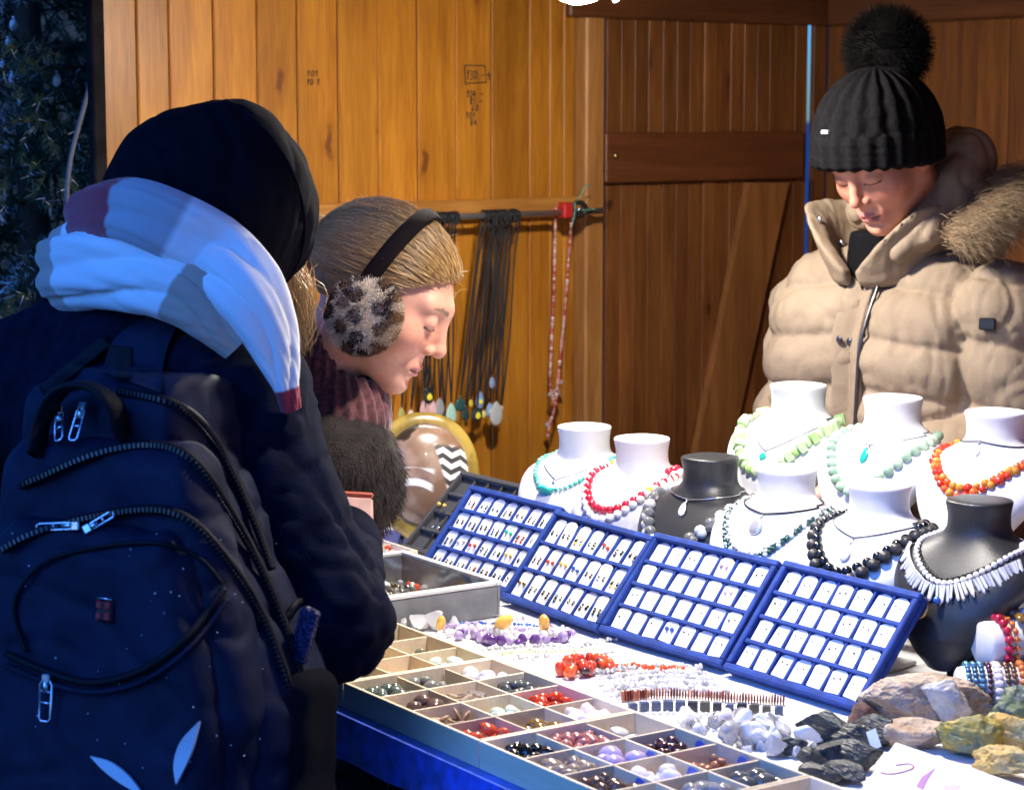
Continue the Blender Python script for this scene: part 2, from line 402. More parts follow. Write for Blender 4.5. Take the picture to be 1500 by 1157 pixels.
# door
d0, d1 = wp(888,200)[0], wp(1181,200)[0]
door = bpy.data.objects.new('door', None); link(door, hut)
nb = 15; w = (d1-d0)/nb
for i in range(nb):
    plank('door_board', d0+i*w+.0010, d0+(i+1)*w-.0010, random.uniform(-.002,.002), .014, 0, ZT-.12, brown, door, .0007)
plank('door_backing', d0, d1, .0145, .018, 0, ZT-.121, darkw, door, 0)
zc0, zc1 = wp(1000,266,.022)[1], wp(1000,194,.022)[1]
o = plank('crossbar', wp(888,230,.022)[0], wp(1178,230,.022)[0], -.022, -.0015, zc0, zc1, crossw, door, .003)
plank('crossbar', wp(888,700,.022)[0], wp(1178,700,.022)[0], -.022, -.0015, wp(1100,745,.022)[1], wp(1100,668,.022)[1], crossw, door, .003)
bz = [wp(*q, .02) for q in ((1098,268),(1156,268),(1072,664),(1020,664))]
V, F = prism(bz, .0185); V[:, 1] -= .02
mk('brace', (V, F), wood('brace_wood', (.42,.17,.045), (.24,.085,.022), knots=False), door, False)
V, F = lathe([(.0, -.004), (.006,-.004),(.007,0),(.004,.004),(.0005,.005)], 12)
s, z = wp(900, 228, .022); o = mk('bolt', (np.c_[V[:,0], -V[:,2], V[:,1]], F), mat('brass', (.55,.40,.14), .35, 1.0), door); o.location = (s, -.0265, z)
cor = wp(1207, 200)[0]
plank('door_post', wp(1186,200)[0]+.0058, cor, -.004, .008, 0, ZT, brown, b=.001)
plank('beam', wp(836,20,.05)[0], cor-.001, -.05, -.031, wp(1100,34,.05)[1], ZT, beamw, b=.004)
plank('beam', -.02, wp(836,20,.05)[0]-.002, -.012, -.0035, 1.84, ZT, batt, b=.003)
# batten under the marks
plank('batten', .012, wp(858,300)[0], -.026, -.0015, wp(650,323,.02)[1], wp(650,294,.026)[1], batt, b=.003)
# back wall behind the seller
nbk = 30; bw = .088
for i in range(nbk):
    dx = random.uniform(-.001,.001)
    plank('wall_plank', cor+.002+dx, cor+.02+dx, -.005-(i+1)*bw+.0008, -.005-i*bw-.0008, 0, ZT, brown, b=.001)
bmy = wood('beam_wood_long', (.17,.06,.02), (.09,.03,.01), axis='y', knots=False)
plank('beam', cor-.05, cor+.0005, -2.6, -.0525, 1.80, ZT, bmy, b=.004)
plank('light_stop_board', cor+.0215, cor+.03, -2.65, .05, 0, ZT, darkw)
# near end wall, out of the picture
for i in range(14):
    plank('wall_plank', .02+i*.131, .02+(i+1)*.131-.002, -2.78, -2.76, 0, ZT, pine)
plank('light_stop_board', 0, cor+.02, -2.795, -2.782, 0, ZT, darkw)
# roof
for i in range(16):
    plank('roof_board', -.55, cor+.12, .12-(i+1)*.18+.001, .12-i*.18-.001, ZT+.002, ZT+.022, bmy if i % 2 else beamw)
plank('roof_cover', -.60, cor+.16, -2.8, .16, ZT+.024, ZT+.05, mat('roof_felt', (.05,.05,.055), .9, var=(8,.7,1.1)))
# front corner post, dark, outside in the dusk
pp = at(143, 200, 3.84); r_ = pp-WO
o = plank('corner_post', r_@wD-.0125, r_@wD+.0125, r_@wN-.0125, r_@wN+.0125, 0, ZT+.001, mat('dark_post', (.012,.010,.010), .95, spec=.1, var=(30,.6,1.5), bump=(60,.6,.004)), b=.003)

# handwriting in felt pen on the planks
DIG = {'0': [(.5,0),(.1,.3),(.1,.75),(.5,1),(.9,.7),(.85,.25),(.5,0)], '1': [(.15,.65),(.6,1),(.5,0)], '3': [(.1,.95),(.8,.9),(.4,.55),(.85,.3),(.5,0),(.1,.1)],
       '4': [(.55,1),(.1,.4),(.9,.4)], '4b': [(.7,.75),(.6,0)], '5': [(.85,1),(.25,.95),(.2,.55),(.7,.55),(.8,.2),(.2,0)], '6': [(.7,1),(.2,.5),(.2,.15),(.6,0),(.8,.3),(.3,.45)],
       '8': [(.5,.5),(.15,.8),(.5,1),(.8,.8),(.2,.25),(.5,0),(.85,.25),(.5,.5)], '-': [(0,.45),(1,.5)], '.': [(.4,0),(.5,.05)], ',': [(.5,.1),(.3,-.2)], '/': [(.1,0),(.8,1)]}
def write(txt, x0, y0, x1, y1):
    out = []; n = len(txt); cw = (x1-x0)/n
    for i, ch in enumerate(txt):
        for key in ([ch, ch+'b'] if ch+'b' in DIG else [ch]):
            if key in DIG:
                P = [wp(x0+(i+.1+.78*u_+.12*v_)*cw, y1-(y1-y0)*v_) for u_, v_ in DIG[key]]
                out.append(tube([(a, -.0016, b) for a, b in spline(np.array([(p[0], p[1], 0) for p in P]), 14)[:, :2]], .0009, 5))
    return out
INK = mat('ink', (.02,.015,.02), .7)
strk = []
for t in (('130.-',682,104,709,117),('104 -',682,133,707,143),(' 85.-',682,144,706,153),(' 60',684,154,700,163),('101',681,165,696,174),(' 84',682,175,698,184)): strk += write(*t)
strk += [tube([(*wp(a, b),) and (wp(a, b)[0], -.0016, wp(a, b)[1]) for a, b in ((680,96),(710,97),(712,121),(681,123),(680,96))], .0012, 5)]
strk += [tube([(wp(a, b)[0], -.0016, wp(a, b)[1]) for a, b in ((712,110),(718,111))], .0011, 5), tube([(wp(a, b)[0], -.0016, wp(a, b)[1]) for a, b in ((715,105),(716,117))], .0011, 5)]
mk('handwritten_prices', join(*strk), INK, hut)
strk = write('101', 448,104,466,112)+write('10 1', 448,116,468,125)
mk('handwritten_note', join(*strk), INK, hut)

# ------------------------------------------------------------------ the lamp
LT = np.array((Matrix.Rotation(math.radians(-10), 3, 'Y') @ Matrix.Rotation(math.radians(-6), 3, 'X')))
def make_lamp(label, LP, strength, shade=False):
    lamp = thing('hanging_lamp', label, 'lamp', LP, group='lamps over the counter')
    V, F = lathe([(.0005,-.040),(.018,-.0375),(.034,-.029),(.046,-.016),(.0525,-.002),(.0535,.006),(.0005,.006)] if not shade else [(.0005,-.002),(.044,-.002),(.047,.002),(.047,.006),(.0005,.006)], 20)
    mk('diffuser', (V@LT.T, F), mat('lamp_glow_%d' % strength, (1,1,1), .4, emit=((1.0,.93,.85), strength)), lamp)
    V, F = lathe([(.0555,.0015),(.058,.0035),(.058,.010),(.050,.030),(.030,.048),(.016,.056),(.015,.075),(.004,.078)], 28)
    mk('housing', (V@LT.T, F), mat('white_enamel', (.55,.55,.55), .4), lamp)
    mk('cord', tube([(0,0,.076),(.002,.003,.09),(0,0,max(ZT-LP[2], .1))], .003, 6), mat('black_plastic', (.02,.02,.02), .4), lamp)
    if shade:
        V, F = lathe([(.0555,.004),(.110,-.070),(.112,-.070),(.058,.006)], 28); mk('shade', (V@LT.T, F[:-2]), mat('grey_enamel', (.30,.30,.30), .5), lamp)
    return lamp
LP = at(850, -32, 3.40)
lamp = make_lamp('lit white round lamp at the top edge hanging above the counter', LP, LAMP_STRENGTH)
hook = at(904, 3, 3.40)-LP
mk('wire_hook', tube(spline([(.050,0,.028),(.056,0,.02),hook+A(-.006,0,.004),hook,hook+A(.005,0,.006)], 20), .0016, 6), mat('steel', (.6,.6,.62), .3, 1.0), lamp)
make_lamp('second lit round lamp over the near end of the counter, above the picture', A(.24, 2.66, 1.885), LAMP_STRENGTH_2, True)

# ------------------------------------------------------------------ rail with pendants on cords
RO = .075
def rp(px, py, off=RO):
    s_, z_ = wp(px, py, off); return WO+wD*s_-wN*off+A(0, 0, z_)
ra, rb = rp(440, 327), rp(882, 309)
rail = thing('hanging_rail', 'grey metal rail along the plank wall holding the cord necklaces', 'rail', ra)
mk('rail_tube', tube([ra-ra, (rb-ra)], .0062, 12), mat('dull_steel', (.42,.43,.45), .42, .9), rail)
for px in (470, 872):
    q = rp(px, 327-(px-440)*18/442)
    mk('bracket', tube([q-ra, q-ra+wN*.05, q-ra+wN*.072-A(0,0,.02)], .004, 6), mat('dull_steel'), rail)
def railpt(px): return ra+(rb-ra)*((px-440)/442)
CORD = mat('black_cord', (.012,.012,.012), .6)
PEND = [  # x on rail, x bottom, y bottom, colour, size w, h, words, dot
 (612,628,578,(.02,.03,.03),9,12,'black pendant with a yellow dot high up',(.9,.75,.05)), (618,622,598,(.75,.45,.42),8,14,'small dusty pink drop pendant',None),
 (622,633,600,(.85,.55,.52),9,15,'large pale pink drop pendant',None), (628,602,612,(.85,.80,.68),7,13,'cream pendant with a yellow spot',(.8,.6,.05)),
 (606,588,606,(.45,.42,.12),6,10,'olive pendant close to the coat',None), (634,622,618,(.42,.42,.2),9,14,'dull green teardrop pendant',None),
 (640,644,596,(.35,.36,.36),8,14,'smoky grey pendant',None), (645,651,615,(.01,.02,.04),9,9,'round blue-black pendant',(.1,.2,.35)),
 (652,661,606,(.45,.72,.55),9,17,'long mint green pendant',None), (700,674,592,(.03,.10,.09),9,10,'round dark green pendant',None),
 (704,682,606,(.03,.07,.06),7,10,'dark bottle green pendant',None), (708,690,590,(.7,.55,.06),4,6,'tiny yellow pendant',None),
 (712,699,606,(.02,.05,.06),9,10,'round black pendant with a yellow spot',(.9,.8,.05)), (716,703,585,(.25,.4,.65),7,13,'blue and white pendant with yellow spot',(.9,.8,.1)),
 (721,709,606,(.8,.75,.2),4,6,'tiny yellow and white pendant',None), (727,718,600,(.25,.42,.6),7,11,'light blue oval pendant',(.75,.7,.45)),
 (733,727,605,(.50,.52,.47),11,18,'large clear grey disc pendant',None), (740,721,560,(.25,.33,.5),5,9,'small steel blue pendant hanging high',None),
 (745,735,598,(.55,.52,.45),3,5,'thin cord with a tiny pale bead',None), (474,478,585,(.2,.1,.05),6,9,'brown pendant by the left rail end',None)]
drop_V, drop_F = ico(2); k_ = np.clip((drop_V[:,2]+1)/2, 0, 1); drop_V = drop_V*np.c_[1-.45*k_**2, (1-.45*k_**2)*.6, np.ones(len(k_))]
DROP = mesh('pendant', drop_V, drop_F, mat('x'))
for i, (xt, xb, yb, c, pw, ph, words, dot) in enumerate(PEND):
    top = railpt(xt)+A(0,0,.0075); off = RO-.012-.003*(i % 4)
    bot = rp(xb, yb-ph, off); t = thing('pendant_necklace', 'black cord necklace with %s on the rail' % words, 'necklace', bot, group='pendants on the rail')
    tb = top-bot; P = []
    for sg in (-1, 1):
        base = tb+wD*sg*.004
        st = spline([(0,0,0), tb*.35+wD*sg*random.uniform(.001,.006)-wN*.004*sg, tb*.75+wD*sg*random.uniform(.002,.008), base-wN*.009*sg+A(0,0,-.012), base+A(0,0,.001)], 22)
        P.append(tube(st+np.sin(np.linspace(0,3.14,22))[:,None]*wD*random.uniform(-.006,.006), .0018, 5))
    for q in range(3):      # cord wound round the rail
        cx = tb+wD*random.uniform(-.008,.010)-A(0,0,.0075); a = np.linspace(0, 6.28, 14)
        ring = cx+np.outer(np.cos(a), wN)*(.0085+q*.0011)+np.outer(np.sin(a), A(0,0,1))*(.0085+q*.0011)+np.outer(a, wD)*.0006
        P.append(tube(ring, .0014, 5))
    tl = [tube(spline([tb+wD*random.uniform(-.01,.01)-wN*.01, tb+wD*random.uniform(-.015,.015)-wN*.014-A(0,0,.02), tb+wD*random.uniform(-.02,.02)-wN*.012-A(0,0,random.uniform(.02,.05))], 8), .0011, 5) for _ in range(2)]
    mk('cord', join(*P, *tl), CORD, t)
    m_ = mat('pendant_%d' % i, c, .18, coat=.6, var=(120,.7,1.25))
    pw, ph = pw*1.4, ph*1.3; sx = pw*.00118
    inst('pendant', DROP, m_, t, TRS(A(0,0,-ph*.0011), Matrix.Rotation(WA, 4, 'Z'), (sx, .004, ph*.0011)))
    mk('bail', tube([(0,0,-.002),(0,0,.004)], .0016, 6), mat('steel'), t)
    if dot: inst('spot', DROP, mat('pendant_spot_%d' % i, dot, .3), t, TRS(A(0,0,-ph*.0013)-wN*.0036, Matrix.Rotation(WA, 4, 'Z'), (sx*.5, .0014, sx*.5)))
# clamp with red jaw
ca = railpt(836); cl = thing('spring_clamp', 'red and black spring clamp gripping the right end of the rail', 'clamp', ca)
V, F = box(-.034,-.010,-.014,.012,-.012,.020,.003); R3 = np.stack([wD, wN, A(0,0,1)], 1)
mk('jaw', (V@R3.T, F), mat('red_plastic', (.45,.02,.015), .4), cl, False)
hp = [(-.012,-.012,.012),(.0,-.013,.020),(.016,-.012,.016),(.024,-.011,.004),(.014,-.012,-.004),(-.002,-.012,-.006),(-.012,-.012,.0)]
mk('handle', tube(np.array(spline(hp, 26))@R3.T, .0052, 8), mat('black_plastic'), cl)
mk('pivot', tube(np.array([(.0,-.022,.006),(.0,-.004,.006)])@R3.T, .004, 8), mat('steel'), cl)
mk('grip', tube(np.array([(.014,-.014,-.002),(.036,-.012,.002)])@R3.T, .005, 8), mat('black_plastic'), cl)
st = thing('green_string', 'green string tied round the clamp at the rail end', 'string', railpt(832))
gp = [(-.012,-.018,-.03),(-.006,-.02,.0),(-.004,-.018,.018),(.004,-.012,.022),(.010,-.02,.034),(.018,-.02,.05),(.03,-.018,.055),(.04,-.015,.05)]
mk('string', join(tube(np.array(spline(gp, 30))@R3.T, .0014, 6), tube(np.array(spline([(.002,-.018,.004),(.02,-.02,.004),(.05,-.02,.006)], 12))@R3.T, .0013, 6)), mat('green_string', (.10,.32,.22), .7), st)
# long pink chip necklace
nk = thing('chip_necklace', 'long pink and red stone chip necklace hanging from the clamp to below the rail', 'necklace', railpt(822))
L_ = [rp(x, y, RO-.02)-railpt(822) for x, y in ((814,304),(813,360),(811,430),(808,500),(806,560),(812,590))]
R_ = [rp(x, y, RO-.012)-railpt(822) for x, y in ((816,300),(836,312),(833,380),(827,460),(820,530),(814,590),(806,620),(802,640))]
CH_V, CH_F = ico(1); CH_V = CH_V*(1+.35*noise(CH_V*1.7+5)[:, None]); CHIP = mesh('chip', CH_V, CH_F, mat('x'), smooth=False)
pinks = [mat('pink_chip_%d' % i, c, .2, coat=.5) for i, c in enumerate([(.55,.16,.12),(.62,.30,.24),(.40,.06,.05),(.70,.50,.42),(.5,.24,.2)])]
for P in (L_, R_):
    pts = resample(spline(P, 80), .0062)
    for j, q in enumerate(pts): inst('chip', CHIP, pinks[random.randrange(5)], nk, TRS(q, rrot(), (.0030+random.random()*.002,)*3))
    mk('thread', tube(spline(P, 40), .0005, 4), mat('clear_thread', (.5,.45,.4), .4), nk)
for x, y, s_ in ((815,575,.0095),(806,578,.006),(822,560,.006),(803,622,.008)):
    inst('glass_nugget', CHIP, mat('nugget_glass', (.85,.72,.65), .08, trans=.6), nk, TRS(rp(x, y, RO-.022)-railpt(822), rrot(), (s_,)*3))

# ------------------------------------------------------------------ left background: neighbouring hut, fir tree, cable
nh = thing('neighbouring_hut', 'brown plank hut standing behind the fir tree', 'hut', (-2.3, 6.2, 0), 0)
for i in range(12): plank('wall_plank', i*.14, i*.14+.137, 0, .02, 0, 2.6, wood('hut_wood', (.42,.17,.06), (.25,.09,.03)), nh)
plank('roof', -.2, 1.9, -.2, 1.2, 2.605, 2.7, mat('roof_felt'), nh)
fir = thing('fir_tree', 'dark fir tree beside the hut with frosted tips', 'tree', (-.93, 4.22, 0))
mk('trunk', tube([(0,0,0),(.01,0,1.2),(0,.01,2.5)], [.045,.035,.015], 10), mat('bark', (.05,.035,.025), .9, bump=(40,.8,.01)), fir)
fr = np.random.default_rng(21); twigs = []; need_r, need_d = [], []
for i in range(190):
    z = .55+1.75*fr.random(); a = fr.random()*6.28; L = .36*(1-.25*z/2.4)*fr.uniform(.6,1.0)
    d = A(math.cos(a), math.sin(a), .15); P = spline([(0,0,z), d*L*.5+A(0,0,z), d*L+A(0,0,z-.05-.06*fr.random())], 10)
    tws = [P]
    for k in range(7):
        b0 = P[2+k]; sd = norm(d+A(*(fr.normal(size=3)*.8))+A(0,0,-.3)); tws.append(np.array([b0, b0+sd*.05, b0+sd*.10+A(0,0,-.015)]))
    for q in tws:
        twigs.append(tube(q, np.linspace(.003,.0012,len(q)), 4))
        m_ = resample(q, .0035); T = np.gradient(m_, axis=0) if len(m_) > 1 else np.ones((len(m_),3))
        for _ in range(2):
            need_r.append(m_); dd = T/(np.linalg.norm(T, axis=1)[:, None]+1e-9)*.7+fr.normal(size=m_.shape)*.6; need_d.append(dd)
mk('branches', join(*twigs), mat('bark'), fir)
nr, nd = np.concatenate(need_r), np.concatenate(need_d)
(V, F), own = strands(nr, nd, fr.uniform(.016,.028,len(nr)), .0011, segs=1, curl=.2, rs=fr)
frost = (fr.random(len(nr)) < .05+.75*np.exp(-((nr[:,0]+.02)/.035)**2)*(noise(nr*9) > .05))[own]
cl_ = np.where(frost[:, None], A(.55,.6,.65), A(.030,.070,.030)*(.5+1.0*fr.random(len(nr)))[own][:, None])
mk('needles', (V, F), mat('needles', attr=True, rough=.6), fir, col=cl_)
for j, (x, y, s_) in enumerate(((20,38,8),(12,62,5),(28,150,4),(18,115,6),(6,180,4),(83,118,8),(10,215,5),(4,95,5))):
    q = at(x, y, 4.05 if j == 5 else 4.12); c_ = thing('glass_bauble', 'frosted %s bauble on the fir tree, %s' % (('oval grey' if j == 5 else 'white'), ['top one at the picture edge','second from the top','just right of the edge cluster','in the middle of the edge cluster','low in the edge cluster','alone nearer the dark post','lowest of the edge cluster','at the very edge below the top pair'][j]), 'bauble', q, group='baubles on the fir')
    V, F = ico(2, s_*4.1/3200); V = V*A(.8,.8,1.25); V = V*(1+.15*noise(V*120)[:, None])
    mk('ball', (V, F), mat('frosted_glass', (.62,.66,.72), .3, bump=(200,.5,.002)), c_); mk('cap', tube([(0,0,s_*.0014),(0,0,s_*.0022)], .003, 6), mat('steel'), c_)
cb = thing('grey_cable', 'grey cable hanging in a curve from the dark post beside the fir', 'cable', at(130,130,3.9))
mk('cable', tube(spline([at(x, y, 3.9)-at(130,130,3.9) for x, y in ((134,95),(130,130),(118,175),(104,230),(98,285),(103,325),(116,370),(128,470),(134,700),(136,1100))], 60), .0045, 8), mat('cable_grey', (.11,.12,.13), .6), cb)
# ------------------------------------------------------------------ the counter
TA = math.radians(-56.0); TZ = .88
uD, vD = A(math.cos(TA), math.sin(TA), 0), A(-math.sin(TA), math.cos(TA), 0)
BZ = .032                                            # height of the stone boxes
TO = onz(503, 999, TZ+BZ); TO[2] = 0
def uv(u, v, z=0.0): return TO+uD*u+vD*v+A(0, 0, z)
def tab(px, py, z=TZ):                               # pixel -> (u, v) on a level
    p = onz(px, py, z)-TO; return p@uD, p@vD
counter = thing('stall_counter', 'long market counter with white top cloth and blue velvet edge', 'counter', uv(0,0), TA)
ply = wood('counter_wood', (.10,.07,.05), (.06,.04,.03), knots=False)
mk('top', box(-1.22, 1.45, -.012, 1.0, TZ-.03, TZ-.003, .002), ply, counter, False)
# white cloth, gently rumpled
nx, ny = 160, 64; X, Y = np.meshgrid(np.linspace(-1.2, 1.43, nx), np.linspace(.004, .985, ny), indexing='ij')
P = np.stack([X.ravel(), Y.ravel(), np.zeros(X.size)], 1); P[:, 2] = TZ-.0012+.0012*noise(P, 14)+.0008*noise(P+9, 40)
F = np.array([(i*ny+j, (i+1)*ny+j, (i+1)*ny+j+1, i*ny+j+1) for i in range(nx-1) for j in range(ny-1)])
mk('white_cloth', (P, F), mat('white_cloth', (.78,.78,.80), .9, bump=(600,.3,.001)), counter)
# blue velvet hanging at the front edge
nx, nz = 220, 10; rows = []
for i in range(nx):
    x = -1.22+2.67*i/(nx-1)
    for j in range(nz):
        t = j/(nz-1); rows.append((x, -.016-.006*t-.005*noise(np.array([[x*16, t*1.5, 0]]))[0]*t*2, TZ-.002-.052*t))
F = np.array([(i*nz+j, i*nz+j+1, (i+1)*nz+j+1, (i+1)*nz+j) for i in range(nx-1) for j in range(nz-1)])
VEL = mat('blue_velvet', (.022,.075,.60), .85, var=(45,.55,1.5,5), sheen=.5)
mk('velvet_edge', (np.array(rows), F), VEL, counter)
mk('velvet_fold', box(-1.22, 1.45, -.0165, .003, TZ-.0028, TZ-.0006), VEL, counter, False)
for i in range(18): o = mk('front_board', box(-.07, .07, -.012, 0, -.40, .40, .002), wood('front_board', (.020,.015,.013), (.012,.009,.008), knots=False), counter, False); o.location = (-1.14+i*.1455, .018, .42)
for x in (-1.18, 1.40):
    for y in (.06, .94): mk('leg', box(x-.03, x+.03, y-.03, y+.03, 0, TZ-.031, .003), ply, counter, False)

# ------------------------------------------------------------------ stones
STV = []
for i in range(6):
    V, F = ico(2); r2 = np.random.default_rng(50+i); V = V*A(1, r2.uniform(.7,.95), r2.uniform(.55,.8)); V = V*(1+.28*noise(V*1.1+i*7.3)[:, None]); STV.append(mesh('tumbled_stone', V, F, mat('x')))
RAWV = []
for i in range(5):
    V, F = ico(2); r2 = np.random.default_rng(80+i); pl = r2.normal(size=(13,3)); pl /= np.linalg.norm(pl, axis=1)[:, None]; h = r2.uniform(.55,.9,13)
    for n_, h_ in zip(pl, h): V = V-np.maximum(V@n_-h_, 0)[:, None]*n_
    RAWV.append(mesh('rough_stone', V*A(1,.85,.8), F, mat('x'), smooth=False))
CHUNK = []
for i in range(6):
    V, F = ico(3); r2 = np.random.default_rng(180+i); pl = r2.normal(size=(10,3)); pl /= np.linalg.norm(pl, axis=1)[:, None]; h = r2.uniform(.32,.66,10)
    for n_, h_ in zip(pl, h): V = V-np.maximum(V@n_-h_, 0)[:, None]*n_
    CHUNK.append(mesh('rough_chunk', V*A(1.25,1.0,.95), F, mat('x'), smooth=False))
def crystal_mesh(n=6, l=1.0, tip=.45):
    a = np.arange(n)*2*math.pi/n; V = [(math.cos(t)*.3, math.sin(t)*.3, -l) for t in a]+[(math.cos(t)*.3, math.sin(t)*.3, l-tip) for t in a]+[(.05,.03,l)]
    F = [tuple(range(n))[::-1]]+[(i,(i+1)%n,n+(i+1)%n,n+i) for i in range(n)]+[(n+i,n+(i+1)%n,2*n) for i in range(n)]; return V, F
CRY = mesh('crystal', *crystal_mesh(), mat('x'), smooth=False)
SLABS = []
for i in range(3):
    V, F = ico(2); V = V*A(1,.8,.22); V = V*(1+.25*noise(V*1.3+i*3)[:, None]); SLABS.append(mesh('flat_stone', V, F, mat('x')))
def smat(key, c, c2=None, rough=.16, trans=0.0, sc=70):
    return mat('stone_'+key, c, rough, var=(sc, 0, 1, 3) if c2 else (sc,.6,1.3), col2=c2, trans=trans, coat=.5 if rough < .3 else 0, obj_rand=9.0, spec=.5)
bb = wood('birch', (.86,.74,.54), (.78,.63,.42), knots=False, axis='x', coat=0, rough=.6)
def stone_box(u0, v0, nu, nv, label, L=.302, Wd=.219):
    b = thing('compartment_box', label, 'box', uv(u0, v0, TZ), TA, group='wooden stone boxes')
    t = .0042
    for nm, bx in (('wall',(0,L,0,t,0,BZ)),('wall',(0,L,Wd-t,Wd,0,BZ)),('wall',(0,t,t+.0002,Wd-t-.0002,0,BZ)),('wall',(L-t,L,t+.0002,Wd-t-.0002,0,BZ))): mk(nm, box(*bx, .0006), bb, b, False)
    mk('floor', box(t,L-t,t,Wd-t,.001,.004), bb, b, False)
    cu, cv = (L-2*t)/nu, (Wd-2*t)/nv; dt = .0028
    for i in range(1, nu): mk('divider', box(t+i*cu-dt/2, t+i*cu+dt/2, t+.0002, Wd-t-.0002, .004, BZ-.002, .0004), bb, b, False)
    for j in range(1, nv):
        for i in range(nu): mk('divider', box(t+i*cu+dt/2+.0002, t+(i+1)*cu-dt/2-.0002, t+j*cv-dt/2, t+j*cv+dt/2, .004, BZ-.0024, .0004), bb, b, False)
    cells = {}
    for i in range(nu):
        for j in range(nv): cells[(i, j)] = (u0+t+(i+.5)*cu, v0+t+(j+.5)*cv, cu, cv)
    return b, cells
def fill(cell, where, kind, words, m, n, size, name='tumbled_stone', cat='stone', lift=.0):
    cu_, cv_, w_, h_ = cell; me = {'tumbled': STV, 'raw': RAWV, 'flat': SLABS, 'crystal': [CRY]}[kind]
    pts = []; zz = []
    for k in range(n):
        best = None
        for _ in range(30):
            s_ = size*random.uniform(.62, 1.22); q = A(random.uniform(-1,1)*(w_/2-s_-.002), random.uniform(-1,1)*(h_/2-s_-.002), 0)
            lv = s_*.68
            for p_, z_, r_ in pts:
                dd = np.hypot(*(q-p_)[:2])
                if dd < (s_+r_)*.82: lv = max(lv, z_+math.sqrt(max(((s_+r_)*.72)**2-dd**2*.6, 0)))
            if best is None or lv < best[0]: best = (lv, q, s_)
        lv, q, s_ = best; lv = min(lv, max(.0185-s_*.25, s_*.66)); pts.append((q, lv, s_))
        o = inst(name, random.choice(me), m if not isinstance(m, list) else random.choice(m), None)
        R = Euler((random.uniform(-.5,.5), random.uniform(-.5,.5), random.uniform(0,6.28))) if kind != 'crystal' else Euler((random.uniform(1.1,1.8), random.uniform(-.3,.3), random.uniform(0,6.28)))
        if kind == 'flat' and random.random() < .4: R = Euler((1.1, .3, random.uniform(0, 6.28)))
        o.matrix_basis = TRS(uv(cu_+q[0], cv_+q[1], TZ+.005+lv+lift), R.to_matrix().to_4x4(), (s_,)*3)
        tag(o, '%s %s' % (words, where), cat, group='%s %s' % (words, where))
ROWN = ['front', 'middle', 'back']
boxA, cA = stone_box(-.304, 0, 4, 3, 'compartment box of pale wood half hidden behind the dark sleeve')
boxB, cB = stone_box(0, 0, 4, 3, 'middle compartment box of pale wood with carnelian and tiger eye stones')
boxC, cC = stone_box(.304, 0, 4, 3, 'compartment box of pale wood with black, lilac and garnet stones by the lower picture edge')
boxD, cD = stone_box(.608, .0, 2, 2, 'pale wooden box at the bottom edge beside the white card')
S = {
 'grn': smat('moss_agate', (.04,.065,.06), (.14,.17,.15)), 'gry': smat('grey', (.13,.14,.13), (.28,.28,.26)), 'milk': smat('milky', (.78,.74,.84), None, .2),
 'brn': smat('purple_brown', (.07,.035,.035), (.2,.13,.11)), 'pch': smat('peach_quartz', (.85,.72,.62), None, .1, .5), 'hem': smat('hematite', (.05,.055,.06), (.11,.12,.12), .08),
 'tan': smat('flat_tan', (.42,.28,.17), (.30,.17,.10), .35), 'pgr': smat('pale_green', (.55,.68,.50), (.7,.74,.62), .2), 'car': smat('carnelian', (.62,.055,.012), (.36,.02,.012), .1),
 'orc': smat('orange_carnelian', (.66,.12,.05), (.5,.05,.02), .12), 'tig': smat('tiger_eye', (.10,.05,.015), (.28,.15,.03), .12, sc=40), 'yel': smat('yellow', (.7,.42,.05), None, .2), 'ros': smat('rose_quartz', (.84,.68,.70), (.86,.78,.78), .22),
 'blk': smat('obsidian', (.008,.009,.010), None, .05), 'rho': smat('rhodonite', (.40,.15,.13), (.30,.09,.09), .14), 'wht': smat('white_grey', (.6,.6,.58), (.4,.4,.4), .25), 'smk': smat('smoky_quartz', (.50,.36,.26), (.62,.52,.42), .07, .55),
 'lil': smat('lilac', (.36,.27,.52), (.50,.42,.62), .25), 'gar': smat('garnet', (.035,.015,.02), (.09,.03,.03), .07), 'brz': smat('bronze_brown', (.055,.03,.025), (.14,.09,.06), .1), 'clr': smat('clear_quartz', (.92,.92,.94), None, .05, .75),
 'chp': smat('orange_chip', (.45,.17,.05), (.20,.09,.06), .35), 'pyr': smat('pyrite', (.30,.27,.18), (.12,.13,.09), .25), 'pin': smat('dusty_pink', (.5,.28,.22), (.36,.2,.16), .3), 'aqu': smat('pale_aqua', (.55,.72,.64), (.82,.82,.80), .25)}
def w3(b, i, j): return 'in the %s row, %s cell along, of the %s box' % (ROWN[j], ['first','second','third','last'][i], b)
